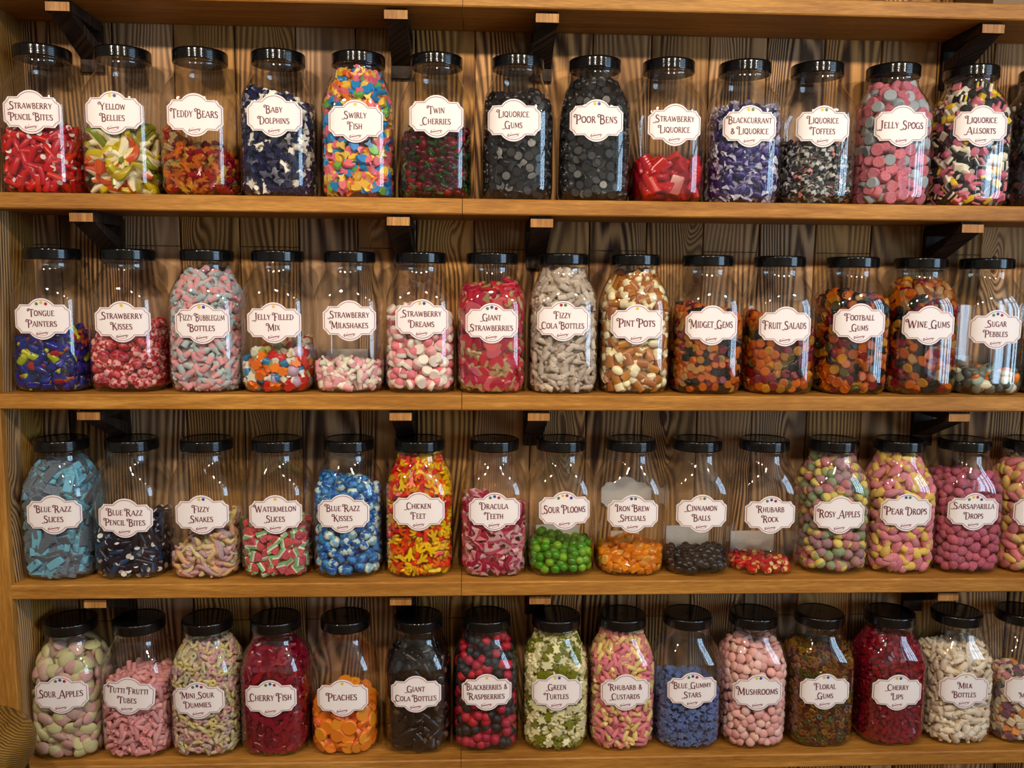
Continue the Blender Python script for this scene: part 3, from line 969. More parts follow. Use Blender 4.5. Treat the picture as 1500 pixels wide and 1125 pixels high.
def wedge(L, t):
    o = [(0, -.5), (.34, .2), (.42, .42), (.2, .5), (-.2, .5), (-.42, .42), (-.34, .2)]
    mid = [(x, y) for x, y in o]
    gs = []
    base = [(-.42, .24), (-.48, .5), (.48, .5), (.42, .24)]
    g1 = slab([(x * L, y * L) for x, y in [(.18, -.5), (.42, .16), (-.42, .16), (-.18, -.5)]], t, t * .2, .86, (0, -.1 * L)).paint(c1((206, 44, 62)))
    g2 = slab([(x * L, y * L) for x, y in [(.42, .14), (.45, .3), (-.45, .3), (-.42, .14)]], t, t * .2, .95, (0, .22 * L)).paint(c1((242, 232, 214)))
    g3 = slab([(x * L, y * L) for x, y in [(.45, .28), (.46, .5), (-.46, .5), (-.45, .28)]], t, t * .2, .92, (0, .38 * L)).paint(c1((120, 190, 110)))
    return gjoin([g1, g2, g3])


def pebble(L, W, H_, c, sd):
    g = ell(L / 2, W / 2, H_ / 2, 12, 8, .9)
    r = np.random.default_rng(sd)
    a = r.normal(size=3) * 260
    g.V *= (1 + .08 * np.sin(g.V @ a))[:, None]
    return g.paint(c1(c))


def two(L, W, T_, ca, cb, r=None):
    return rbox(L, W, T_, r).paint(lambda p: ca if p[2] > T_ * .12 else cb)


GEMS = dict(amber=(238, 126, 18), red=(168, 22, 40), black=(34, 26, 24), yellow=(236, 170, 44), green=(120, 106, 40), clear=(226, 180, 110))


def gems(f, mix):
    return [(c, wt, f(GEMS[c])) for c, wt in mix]


# kind: (object name, noun, material, (L, W, T), packing, [(colour word, share, shape)])
SW = {}


def kind(key, name, noun, mat, dims, pk, variants):
    SW[key] = (name, noun, mat, dims, pk, variants)


kind('pencil_red', 'pencil_sweet', 'pencil-shaped sweet with a white core', 'gloss', (.030, .0115, .0115), .95, [('red', 1, rod(.030, .0058, (200, 18, 26), (246, 226, 220), 12, .86))])
kind('belly', 'gummy_snake', 'thick gummy snake with a cream belly', 'gloss', (.085, .030, .020), .72, [('yellow', 2, snake(.100, .0105, (196, 172, 20), CREAM, .15, 1.2, .3)), ('orange', 1, snake(.095, .0105, (204, 74, 16), CREAM, .14, 1.1, 2.0)), ('green', 1.4, snake(.098, .0105, (120, 132, 18), CREAM, .16, 1.0, 1.0))])
kind('bear', 'gummy_bear', 'gummy bear', 'jelly', (.023, .015, .010), 1.0, [('orange', 3, bear((242, 136, 20))), ('red', 2.4, bear((196, 22, 40))), ('yellow', 1.4, bear((240, 196, 52))), ('pale', .8, bear((226, 196, 130)))])
kind('dolphin', 'dolphin_gummy', 'dolphin-shaped gummy', 'gloss', (.027, .015, .010), .86, [('navy', 3.2, flat(O_DOLPH, .029, .029, .010, lambda p: (24, 30, 70))), ('white bellied', .8, flat(O_DOLPH, .029, .029, .011, lambda p: (240, 232, 214) if p[1] < .001 else (26, 34, 84))), ('white', .6, flat(O_DOLPH, .024, .026, .010, c1((242, 234, 216))))])
kind('swirl', 'fish_gummy', 'swirly fish-shaped gummy', 'gloss', (.031, .017, .010), .86, [(n, wt, flat(O_FISH, .034, .034, .011, (lambda ca, cb: lambda p: ca if p[0] > -.002 else cb)(ca, cb))) for n, wt, ca, cb in (('blue and pink', 1.4, (30, 136, 200), (226, 110, 130)), ('yellow and orange', 1.3, (240, 190, 60), (236, 120, 50)), ('pink and yellow', 1.4, (232, 110, 124), (240, 200, 90)), ('green and blue', .6, (110, 176, 80), (40, 140, 196)))])
kind('cherry', 'twin_cherry_gummy', 'twin cherry gummy with a green leaf', 'jelly', (.033, .018, .017), .8, [('dark red', 4, cherry((120, 8, 26), (40, 96, 30))), ('bright red', 1, cherry((196, 16, 26), (120, 130, 70)))])
kind('liqgum', 'liquorice_gum', 'liquorice gum disc', 'gloss', (.020, .017, .008), .9, [('black', 3, puck(.0095, .008, (28, 26, 28), .1, None, .18)), ('charcoal', 1.6, flat(O_FISH, .026, .024, .007, c1((34, 32, 34))))])
kind('pellet', 'liquorice_pellet', 'ridged liquorice pellet', 'gloss', (.018, .018, .011), .95, [('black', 2, puck(.0088, .010, (48, 47, 48), .10, None, .2)), ('striped black', 1, striped_puck(.0088, .010))])
kind('roll', 'liquorice_roll', 'ribbed liquorice roll', 'glow', (.042, .028, .022), .86, [('red', 2, roll(.044, .0145, (214, 22, 12))), ('crimson', 1, two(.040, .026, .012, (170, 10, 20), (206, 26, 22)))])
kind('wrap_purple', 'wrapped_sweet', 'wrapped liquorice sweet with twisted ends', 'gloss', (.036, .018, .014), .8, [('purple', 3, wrapped(.026, .0085, (40, 28, 92), (58, 44, 120), (176, 170, 196))), ('lilac', 1, wrapped(.026, .0085, (88, 76, 140), (46, 34, 96), (206, 202, 214)))])
kind('wrap_toffee', 'wrapped_toffee', 'wrapped toffee with twisted ends', 'gloss', (.036, .019, .015), .76, [('black and white', 3, wrapped(.025, .0095, (26, 24, 24), (196, 190, 182), (96, 92, 88))), ('black and pink', 1, wrapped(.025, .0095, (24, 22, 22), (214, 130, 122), (60, 56, 54)))])
kind('spog', 'jelly_button', 'sugar-beaded jelly button', 'sugar', (.0235, .0235, .0145), .9, [('pink', 2, puck(.0117, .0145, (206, 96, 116))), ('pale blue', 1, puck(.0117, .0145, (160, 172, 178)))])
kind('allsort', 'liquorice_allsort', 'liquorice allsort', 'matte', (.018, .017, .015), .95, [(n, wt, cubes(n)) for n, wt in (('white', 1.5), ('yellow', 1), ('pink', 1.2), ('sandwich', 1.4), ('pink sandwich', 1), ('double', 1.2), ('black', 2.2), ('bobble', .7))])
kind('dark_mix', 'liquorice_piece', 'liquorice piece', 'gloss', (.020, .014, .011), .9, [('black', 4, rbox(.021, .013, .010).paint(c1(BLK))), ('brown', 1, rbox(.019, .013, .011).paint(c1((84, 40, 40)))), ('white', .5, ball(.006, (220, 214, 206)))])
kind('painter', 'gummy_brush', 'brush-shaped gummy', 'glow', (.032, .014, .010), .84, [('blue', 4, bottle(.033, .015, .010, (24, 40, 150), (16, 26, 96))), ('yellow', 1, bottle(.033, .015, .010, (180, 196, 24), (214, 210, 40))), ('red', .8, bottle(.033, .015, .010, (186, 30, 34), (214, 110, 60)))])
kind('kiss_red', 'swirl_kiss', 'swirl-striped kiss sweet', 'gloss', (.0215, .021, .021), .9, [('red and pink', 1, kiss(.0105, (184, 30, 48), (236, 170, 160))), ('deep red', .7, kiss(.0105, (168, 20, 42), (206, 84, 92), 5))])
kind('bottle_pink', 'bubblegum_bottle', 'fizzy bottle-shaped gummy', 'sugar', (.029, .0125, .010), .88, [('pink and pale blue', 1, bottle(.029, .0125, .0105, (226, 150, 154), (176, 190, 190))), ('pale blue and pink', .8, bottle(.029, .0125, .0105, (172, 188, 190), (228, 158, 160)))])
kind('mix', 'filled_jelly', 'jelly from the filled mix', 'gloss', (.024, .020, .012), .86, [('white star', 1, flat(O_STAR, .026, .026, .010, c1((238, 226, 196)))), ('orange flower', .9, flat(O_FLOWER, .024, .024, .011, c1((240, 116, 10)))), ('red heart', 1, flat(mirror_out(O_HEART), .024, .024, .013, c1((206, 24, 24)))), ('blue and white bottle', .6, bottle(.028, .015, .012, (30, 120, 170), (230, 226, 210))), ('mauve and white dome', .9, dome(.0115, .014, (236, 226, 220), (190, 156, 176))), ('green and white fish', .8, flat(O_FISH, .03, .03, .010, lambda p: (236, 232, 206) if p[0] > 0 else (170, 176, 90)))])
kind('shake', 'milkshake_gummy', 'bottle-shaped milkshake gummy', 'matte', (.036, .013, .010), .86, [('pink and white', 1, bottle(.037, .0135, .0105, (240, 168, 178), (244, 236, 216))), ('white and pink', 1, bottle(.037, .0135, .0105, (244, 234, 212), (240, 180, 184), .15))])
kind('dream', 'foam_dome', 'foam-topped dome sweet', 'matte', (.021, .021, .018), .9, [('pink and white', 1, dome(.0106, .0185, (244, 226, 212), (230, 122, 134))), ('pale pink and white', .6, dome(.0106, .0185, (246, 232, 216), (240, 168, 170)))])
kind('giant', 'strawberry_gummy', 'flat giant strawberry gummy', 'gloss', (.033, .031, .008), .78, [('red', 1.5, flat(mirror_out(O_HEART), .034, .034, .008, lambda p: (178, 22, 52) if p[1] < .006 else (164, 132, 84))), ('pink backed', .7, flat(mirror_out(O_HEART), .034, .034, .008, lambda p: (200, 84, 92) if p[2] > 0 else (176, 20, 50)))])
kind('cola', 'cola_bottle', 'sugared cola bottle gummy', 'sugar', (.031, .012, .010), .86, [('beige', 1, bottle(.032, .0125, .010, (186, 166, 146), (170, 148, 128))), ('pale beige', .7, bottle(.030, .012, .010, (204, 188, 170), (182, 162, 142)))])
kind('pint', 'pint_pot_gummy', 'pint-pot gummy with a cream head', 'gloss', (.037, .018, .012), .8, [('brown and cream', 1, bottle(.038, .0185, .013, (172, 104, 48), (244, 228, 178), .1)), ('golden and cream', .8, lathe([(-.019, .005), (-.019, .0075), (.004, .0088), (.010, .0098), (.017, .0088), (.019, .005)], 12, 'x', .7).paint(lambda p: (182, 116, 40) if p[0] < .006 else (246, 232, 190))), ('cream', .5, ell(.011, .0085, .007).paint(c1((244, 230, 184))))])
kind('midget', 'fruit_gem', 'little cylinder fruit gum', 'jelly', (.015, .0145, .010), .95, gems(lambda c: puck(.0075, .010, c), (('amber', 3), ('red', 1.2), ('black', 1.4), ('yellow', 1), ('clear', .5))))
kind('salad', 'fruit_gum', 'round fruit gum', 'jelly', (.019, .017, .012), .92, gems(lambda c: puck(.009, .0115, c, .24), (('amber', 3), ('red', 1.4), ('black', 1), ('yellow', 1), ('green', 1))))
kind('football', 'football_gum', 'ball-printed fruit gum disc', 'jelly', (.020, .020, .009), .9, gems(lambda c: puck(.0098, .009, c, .12, None, .14), (('amber', 3), ('red', 1.6), ('black', 1.4), ('yellow', .8), ('green', .8))))
kind('wine', 'wine_gum', 'shaped wine gum', 'jelly', (.022, .017, .009), .92, gems(lambda c: slab(circle(.011, 14, .0082), .009, .0028, .82).paint(c1(c)), (('amber', 1.6), ('red', 1.3), ('black', .9), ('yellow', .8), ('green', .6))) + gems(lambda c: two(.021, .014, .009, c, c, .003), (('clear', 1), )) + [('long red', .8, bottle(.026, .012, .009, (160, 16, 40), (140, 12, 34)))])
kind('pebble', 'sugar_pebble', 'sugar pebble', 'gloss', (.022, .017, .014), .95, [(n, wt, pebble(.024, .018, .0145, c, i)) for i, (n, wt, c) in enumerate((('grey', 2, (110, 114, 100)), ('dark grey', 1, (70, 74, 72)), ('orange', 1, (240, 126, 16)), ('white', 1.2, (226, 214, 186)), ('pale green', .8, (160, 178, 160)), ('salmon', .4, (226, 150, 130))))])
kind('olive', 'olive_gummy', 'small gummy', 'gloss', (.018, .013, .010), .9, [('olive', 2, puck(.008, .009, (70, 72, 30))), ('dark green', 1, puck(.008, .009, (34, 44, 24)))])
kind('slice_blue', 'sour_slice', 'sugared sour slice', 'sugar', (.036, .017, .010), .84, [('blue and grey', 1, two(.037, .018, .011, (70, 88, 104), (92, 178, 200))), ('bright blue', .8, two(.035, .016, .011, (96, 180, 204), (74, 150, 186))), ('grey blue', .8, two(.037, .019, .010, (84, 104, 122), (64, 84, 100)))])
kind('pencil_navy', 'pencil_bite', 'pencil bite sweet with a white core', 'gloss', (.031, .012, .012), .9, [('navy', 3, rod(.032, .006, (12, 20, 46), (246, 240, 226), 12, .86)), ('blue', .6, rod(.032, .006, (20, 60, 100), (246, 240, 226), 12, .86))])
kind('fizzy_snake', 'fizzy_snake', 'sugared fizzy snake', 'sugar', (.040, .020, .010), .72, [('peach', 1, snake(.046, .0055, (226, 166, 110), (222, 196, 120), .16, 1.2, .4, 1)), ('pink', 1, snake(.046, .0055, (206, 140, 146), (220, 180, 170), .18, 1.1, 2.2, 1)), ('mauve', .8, snake(.044, .0055, (180, 146, 156), (214, 180, 120), .2, 1.3, 4.0, 1)), ('green', .6, snake(.044, .0055, (170, 176, 130), (222, 196, 140), .15, 1.0, 1.0, 1))])
kind('melon', 'watermelon_slice', 'sugared watermelon slice', 'sugar', (.021, .020, .012), .92, [('red white and green', 1, wedge(.022, .012))])
kind('kiss_blue', 'marbled_kiss', 'marbled kiss sweet', 'gloss', (.0215, .021, .021), .9, [('blue and white', 1, kiss(.0105, (20, 96, 170), (190, 214, 210), 5)), ('blue', 1.4, kiss(.0105, (18, 84, 160), (60, 140, 196), 5)), ('pale blue', .5, kiss(.0105, (120, 180, 200), (214, 224, 206), 6))])
kind('foot', 'chicken_foot_gummy', 'chicken-foot gummy', 'gloss', (.027, .020, .010), .82, [('yellow and red', 1.2, flat(mirror_out(O_FOOT), .025, .029, .011, lambda p: (240, 186, 8) if p[1] > -.001 else (222, 36, 12))), ('yellow', .9, flat(mirror_out(O_FOOT), .025, .028, .011, c1((236, 190, 14)))), ('red and orange', .8, flat(mirror_out(O_FOOT), .024, .027, .011, lambda p: (234, 96, 10) if p[1] > .004 else (214, 24, 14)))])
kind('teeth', 'fang_gummy', 'vampire-teeth gummy', 'glow', (.032, .022, .010), .8, [('crimson', 1.4, flat(O_TEETH, .034, .030, .010, lambda p: (176, 18, 66) if p[1] > .001 else (232, 150, 160), .3, .84, (0, .2))), ('pink and white', 1.3, flat(O_TEETH, .032, .028, .010, lambda p: (206, 84, 110) if p[1] > .005 else (238, 186, 186), .3, .84, (0, .2)))])
kind('ploom', 'sour_ball', 'glassy sour ball', 'glow', (.0185, .0182, .0180), .95, [('green', 2, ball(.0092, (72, 150, 10))), ('light green', 1, ball(.0092, (130, 190, 30)))])
kind('brew', 'rock_chunk', 'boiled sweet chunk', 'glow', (.021, .014, .011), .9, [('orange', 2, rbox(.022, .015, .011).paint(c1((250, 144, 10)))), ('pale orange', 1, two(.020, .013, .011, (252, 186, 84), (248, 150, 20))), ('amber', 1, pebble(.019, .015, .012, (246, 150, 20), 5))])
kind('cinn', 'cinnamon_ball', 'cinnamon ball', 'gloss', (.0178, .0175, .0175), .97, [('black', 2, ball(.0088, (24, 24, 28))), ('charcoal', 1, ball(.0088, (40, 40, 46)))])
kind('rock', 'rock_sweet', 'piece of seaside rock', 'gloss', (.016, .0125, .0125), 1.3, [('red', 2, rod(.0155, .0064, (204, 16, 14), (236, 190, 90))), ('red and yellow', 1, rod(.0155, .0064, (206, 30, 20), (240, 214, 140)))])
kind('rosy', 'rosy_ball', 'sugared apple ball', 'sugar', (.0205, .020, .020), .95, [('pink and yellow', 1.4, ball(.0101, (196, 106, 112), .85, (222, 196, 84))), ('green and pink', 1.1, ball(.0101, (120, 146, 92), .85, (176, 112, 112))), ('mauve', 1.2, ball(.0101, (160, 108, 118), .85)), ('yellow', .8, ball(.0101, (226, 198, 76), .85, (150, 156, 90)))])
kind('peard', 'pear_drop', 'pear-shaped boiled drop', 'sugar', (.030, .018, .015), .84, [('yellow', 1, pear(.031, .0092, (236, 190, 60), (238, 200, 90))), ('pink', .9, pear(.031, .0092, (222, 110, 130), (226, 130, 140))), ('pink and yellow', 1.3, pear(.031, .0092, (224, 116, 134), (238, 192, 70)))])
kind('sars', 'boiled_drop', 'ridged oval boiled drop', 'sugar', (.0215, .018, .016), .92, [('mauve pink', 1, ell(.011, .0092, .0082).paint(c1((190, 62, 100)))), ('dark pink', .6, ell(.011, .0092, .0082).paint(c1((170, 46, 84))))])
kind('almond', 'oval_drop', 'sugared oval drop', 'sugar', (.034, .018, .015), .84, [('pink', 1, ell(.017, .0092, .0078).paint(c1((222, 110, 120)))), ('yellow', 1, ell(.017, .0092, .0078).paint(c1((234, 190, 90)))), ('peach', .6, ell(.016, .0092, .0078).paint(lambda p: (228, 140, 110) if p[0] > 0 else (236, 196, 110)))])
kind('sapple', 'sour_apple_gummy', 'sugared apple-slice gummy', 'sugar', (.033, .027, .012), .82, [('pale green', 1.5, ell(.0168, .0138, .0065).paint(c1((206, 198, 138)))), ('green and pink', 1.2, ell(.0168, .0138, .0065).paint(lambda p: (204, 196, 136) if p[0] > -.003 else (206, 150, 142))), ('pink', .8, ell(.0168, .0138, .0065).paint(c1((206, 164, 150))))])
kind('tube', 'fruit_tube', 'chewy fruit tube', 'matte', (.029, .0098, .0098), .92, [('pink', 1, hollow(.029, .0049, (228, 152, 154), (208, 118, 124))), ('light pink', .6, hollow(.027, .0049, (234, 168, 166), (210, 124, 130)))])
kind('dummy', 'mini_dummy', 'tiny sugared dummy-shaped gummy', 'sugar', (.026, .013, .0075), .92, [('yellow', 1.2, dummy((222, 198, 112), (214, 196, 140))), ('pink', 1.2, dummy((212, 150, 146), (220, 184, 156))), ('pale green', 1, dummy((196, 188, 144), (208, 192, 150))), ('mauve', .7, dummy((184, 146, 152), (212, 176, 140)))])
kind('cfish', 'cherry_fish', 'fish-shaped cherry gummy', 'glow', (.037, .014, .008), .78, [('crimson', 2, flat(O_FISH, .038, .028, .009, c1((158, 6, 48)))), ('deep crimson', 1, flat(O_FISH, .036, .026, .009, c1((124, 4, 38))))])
kind('peach', 'peach_disc', 'domed peach jelly disc', 'gloss', (.029, .029, .010), .84, [('orange', 2, puck(.0147, .0095, (244, 130, 30), .12)), ('orange and pink', 1, puck(.0147, .0095, (240, 108, 60), .12, (248, 156, 36)))])
kind('gcola', 'giant_cola_bottle', 'giant cola bottle gummy', 'gloss', (.052, .020, .012), .74, [('dark brown', 3, bottle(.054, .021, .0125, (24, 13, 10), (18, 9, 8))), ('brown tipped', 1, bottle(.054, .021, .0125, (28, 14, 10), (84, 62, 40), .36))])
kind('berry', 'berry_gummy', 'beaded berry gummy', 'matte', (.0205, .0205, .0205), .93, [('raspberry red', 1.15, berry(.0101, (176, 14, 50))), ('blackberry black', 1, berry(.0101, (26, 22, 30)))])
kind('turtle', 'turtle_gummy', 'turtle-shaped gummy', 'gloss', (.023, .017, .009), .86, [('cream backed', 1.3, flat(O_TURT, .024, .024, .0095, lambda p: (236, 226, 174) if p[2] > -.001 else (120, 124, 14))), ('olive', 1, flat(O_TURT, .024, .024, .0095, lambda p: (118, 122, 16) if p[2] > -.002 else (232, 222, 170)))])
kind('custard', 'custard_rod', 'chalky short rod sweet', 'matte', (.0235, .0100, .0100), .92, [('pink', 1.1, rod(.0235, .005, (230, 126, 138))), ('yellow', .9, rod(.0225, .005, (240, 208, 130)))])
kind('star', 'gummy_star', 'sugared gummy star', 'sugar', (.0185, .0185, .010), .88, [('blue', 1, flat(O_STAR, .020, .020, .0105, c1((50, 92, 160)))), ('dark blue', .7, flat(O_STAR, .020, .020, .0105, c1((40, 76, 140))))])
kind('mush', 'mushroom_sweet', 'mushroom-shaped sweet', 'matte', (.0195, .0195, .015), .86, [('pink', 1, mushroom((240, 174, 166), (244, 206, 190))), ('pale pink', .7, mushroom((244, 194, 182), (246, 216, 200)))])
kind('floral', 'floral_gum', 'tiny ring-shaped gum', 'jelly', (.0125, .0125, .006), .94, [('amber', 2, torus(.0042, .0026, 12, 6).paint(c1((176, 104, 24)))), ('green', .9, torus(.0042, .0026, 12, 6).paint(c1((110, 104, 22)))), ('maroon', 1, torus(.0042, .0026, 12, 6).paint(c1((110, 34, 28)))), ('yellow', .7, torus(.0042, .0026, 12, 6).paint(c1((200, 150, 36))))])
kind('lips', 'gummy_lip', 'lip-shaped cherry gummy', 'glow', (.0165, .0095, .0075), .92, [('dark red', 1, flat(O_LIPS, .0175, .017, .008, c1((140, 4, 34)))), ('red', .8, flat(O_LIPS, .0175, .017, .008, c1((160, 8, 40))))])
kind('milk', 'milk_bottle', 'milk bottle gummy', 'matte', (.028, .0135, .010), .86, [('cream', 1, bottle(.0285, .014, .0105, (240, 218, 190), (236, 212, 182))), ('pale cream', .6, bottle(.027, .0135, .0105, (244, 228, 204), (240, 222, 196)))])
kind('squares', 'square_sweet', 'little square sweet', 'matte', (.0155, .0150, .009), .94, [(n, wt, rbox(.0155, .0150, .0090).paint(c1(c))) for n, wt, c in (('beige', 1.6, (222, 196, 160)), ('orange', .8, (222, 140, 60)), ('mauve', 1.2, (130, 82, 106)), ('grey', 1, (92, 88, 92)), ('pink', .9, (206, 130, 130)))])


# ------------------------------------------------------------------ filling a jar
def rot_from(n, spin, tilt, tdir):
    """matrix whose columns are the sweet's own axes; its flat side looks along n"""
    n = n / np.linalg.norm(n)
    h = np.array([0, 0, 1.0]) if abs(n[2]) < .9 else np.array([1.0, 0, 0])
    a = np.cross(h, n); a /= np.linalg.norm(a)
    b = np.cross(n, a)
    n2 = n * math.cos(tilt) + (a * math.cos(tdir) + b * math.sin(tdir)) * math.sin(tilt)
    a2 = a - n2 * a.dot(n2); a2 /= np.linalg.norm(a2)
    b2 = np.cross(n2, a2)
    x = a2 * math.cos(spin) + b2 * math.sin(spin)
    y = np.cross(n2, x)
    return np.stack([x, y, n2], 1)


def rand_rot():
    return rot_from(rng.normal(size=3), rng.uniform(0, 2 * PI), 0, 0)


def extent(R, dims, n):
    return math.sqrt(sum((R[:, i].dot(n) * dims[i] / 2) ** 2 for i in range(3)))


MESH = {}


def sweet_mesh(key, i):
    if (key, i) not in MESH:
        name, noun, mat, dims, pk, var = SW[key]
        MESH[(key, i)] = gmesh(name, var[i][2], SM[mat], 40, True)
    return MESH[(key, i)]


ORD = ['first', 'second', 'third', 'fourth', 'fifth', 'sixth', 'seventh', 'eighth', 'ninth', 'tenth', 'eleventh', 'twelfth', 'thirteenth', 'fourteenth', 'fifteenth']
N_IND = [0]


def fill_jar(key, fill, sx, row, idx, X, Yc, Z0, dx, zl, mound=.006, sy=0.0):
    name, noun, mat, dims, pk, var = SW[key]
    L, W_, T_ = dims
    sp = math.sqrt(L * W_) * pk
    wts = np.array([v[1] for v in var], float); wts /= wts.sum()
    roundish = T_ > .8 * L
    ph = rng.uniform(0, 6, 4)

    def H(x, y):
        return fill + sx * x / JA + sy * y / JA + mound * (1.2 * math.sin(x * 38 + ph[0]) * math.cos(y * 31 + ph[1]) + .6 * math.sin(x * 83 + ph[2])) - mound * .8 * ((x * x + y * y) / JA ** 2)
    clear = .0016
    ind, stuff = [], []

    def put(P, N, R, lst, vi=None):
        vi = rng.choice(len(var), p=wts) if vi is None else vi
        lst.append((P, R, vi, rng.uniform(.93, 1.06)))

    def inside(P, R, vi, sc):
        """push the sweet in until every vertex is inside the jar wall"""
        V = (var[vi][2].V * sc) @ R.T
        for it in range(60):
            hi_ = (V[:, 2] + P[2]).max()
            if hi_ > .2385: P = P - np.array([0, 0, hi_ - .2385])
            lo_ = (V[:, 2] + P[2]).min()
            if lo_ < .0028: P = P + np.array([0, 0, .0028 - lo_])
            Q = V + P
            z = np.clip(Q[:, 2], 0, .2585)
            a = np.interp(z, PZ, PA) - clear
            n = np.interp(z, PZ, PN)
            g = (np.abs(Q[:, 0]) / a) ** n + (np.abs(Q[:, 1]) / a) ** n
            k = int(np.argmax(g))
            if g[k] <= 1.0: break
            over = a[k] * (g[k] ** (1 / n[k]) - 1)
            u = Q[k, :2] / max(1e-6, np.hypot(*Q[k, :2]))
            P = P - np.array([u[0], u[1], 0]) * (over + .0003)
            if Q[k, 2] > .19: P = P - np.array([0, 0, over * .5])
        lo_ = (V[:, 2] + P[2]).min()
        if lo_ < .0028: P = P + np.array([0, 0, .0028 - lo_])
        return P

    def orient(N):
        if roundish: return rand_rot()
        tilt = abs(rng.normal(0, .75 if abs(W_ - T_) < 1e-4 else .42))
        spin = rng.uniform(0, 2 * PI)
        if L > .06: spin = rng.normal(0, .3) + PI * rng.integers(0, 2)
        return rot_from(N, spin, min(tilt, 1.3), rng.uniform(0, 2 * PI))

    def darts(w_, h_, d, wrap):
        pts = np.empty((0, 2))
        n = int(w_ * h_ / (d * d) * 26)
        C = np.stack([rng.uniform(0, w_, n), rng.uniform(0, h_, n)], 1)
        acc = []
        cell = {}
        for x, y in C:
            i, j = int(x / d), int(y / d)
            ok = True
            for a in (-1, 0, 1):
                for b in (-1, 0, 1):
                    for q in cell.get((i + a, j + b), ()):
                        if (q[0] - x) ** 2 + (q[1] - y) ** 2 < d * d: ok = False; break
                    if not ok: break
                if not ok: break
            if ok:
                cell.setdefault((i, j), []).append((x, y)); acc.append((x, y))
        return acc

    PER = even_ring(JA - clear, 3.6, 1)[4]

    def wall_layer(depth, target, only_front, d):
        zmin = .003 + T_ * .5
        zmax = min(.234, fill + abs(sx) + mound * 2)
        if zmax <= zmin: zmax = zmin + .001
        for s_, zz in darts(PER, zmax - zmin, d, True):
            z = zz + zmin
            a, n = sect(z)
            # keep the spacing where the shoulder narrows
            if rng.uniform() > (a / JA) ** 1.0: continue
            slope = (sect(min(z + .002, .24))[0] - sect(max(z - .002, 0))[0]) / .004
            a_in = a - clear - depth
            if a_in < .008: continue
            per = even_ring(a_in, n, 1)[4]
            xs, ys, nx, ny, _ = even_ring(a_in, n, 1, off=s_ / PER * per)
            x, y, mx, my = xs[0], ys[0], nx[0], ny[0]
            if z > H(x, y) - .2 * sp: continue
            N = np.array([mx, my, -slope]); N /= np.linalg.norm(N)
            R = orient(N) if depth == 0 else rand_rot()
            vi = int(rng.choice(len(var), p=wts))
            sc = rng.uniform(.93, 1.06)
            P = np.array([x, y, z]) - N * (extent(R, dims, N) * (.8 if depth == 0 else 1) + (rng.uniform(0, .4) ** 1.5 * T_ if depth == 0 else 0))
            P = inside(P, R, vi, sc)
            hidden = my < -.55 and abs(x - dx) < .033 and abs(P[2] - zl) < .018
            vis = my < -.10 and not hidden
            (target if vis or not only_front else stuff).append((P, R, vi, sc))
    wall_layer(0, ind, True, sp * .82)
    wall_layer(T_ * .72, stuff, False, sp * .86)
    # the heap's top
    a_top, n_top = sect(min(fill, .235))
    m_in = a_top - clear - T_ * .5
    for gx, gy in darts(2 * m_in, 2 * m_in, sp * .80, False):
        x, y = gx - m_in, gy - m_in
        hz = min(H(x, y), .232)
        if (abs(x) / m_in) ** n_top + (abs(y) / m_in) ** n_top > 1: continue
        for lvl in (0, 1):
            R = rand_rot() if (roundish or lvl) else rot_from(np.array([rng.normal(0, .5), rng.normal(0, .5), 1.0]), rng.normal(0, .5) if L > .06 else rng.uniform(0, 2 * PI), 0, 0)
            vi = int(rng.choice(len(var), p=wts))
            sc = rng.uniform(.93, 1.06)
            P = inside(np.array([x, y, max(.004, hz - rng.uniform(0, .45) * T_ - lvl * T_ * .85)]), R, vi, sc)
            (ind if lvl == 0 and (row >= 2 or y < .025) else stuff).append((P, R, vi, sc))
    if len(ind) > 300:
        ind.sort(key=lambda q: q[0][1])
        stuff += ind[300:]
        ind = ind[:300]
    where = '%s jar of %s row' % (ORD[idx], ROWN[row])
    fst = {}
    for P, R, vi, sc in ind:
        if vi not in fst:
            o = bpy.data.objects.new(name, sweet_mesh(key, vi))
            tag(o, '%s %s, %s' % (var[vi][0], noun, where), 'sweet', '%s %s sweets in %s' % (var[vi][0], name.replace('_', ' '), where))
            fst[vi] = o
        else:
            o = fst[vi].copy()
        M = Matrix([[R[i][j] * sc for j in range(3)] + [0] for i in range(3)] + [[0, 0, 0, 1]])
        M.translation = Vector((X + P[0], Yc + P[1], Z0 + P[2]))
        o.matrix_world = M
        col.objects.link(o)
    N_IND[0] += len(ind)
    # what lies behind them in the jar
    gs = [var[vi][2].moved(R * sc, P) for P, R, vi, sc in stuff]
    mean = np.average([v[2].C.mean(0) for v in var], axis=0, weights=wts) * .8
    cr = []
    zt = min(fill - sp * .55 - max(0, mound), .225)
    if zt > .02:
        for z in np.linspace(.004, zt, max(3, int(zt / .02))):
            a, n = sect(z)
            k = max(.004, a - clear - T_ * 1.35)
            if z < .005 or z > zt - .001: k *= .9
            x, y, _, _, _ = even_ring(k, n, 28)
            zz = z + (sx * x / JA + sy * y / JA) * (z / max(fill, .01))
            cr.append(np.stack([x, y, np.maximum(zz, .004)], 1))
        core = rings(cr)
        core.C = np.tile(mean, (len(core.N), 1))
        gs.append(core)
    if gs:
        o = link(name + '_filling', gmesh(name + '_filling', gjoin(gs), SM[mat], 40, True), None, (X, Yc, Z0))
        tag(o, 'mass of %s packed behind the front ones, %s' % (name.replace('_', ' ') + ' sweets', where), 'sweets', None, 'stuff')


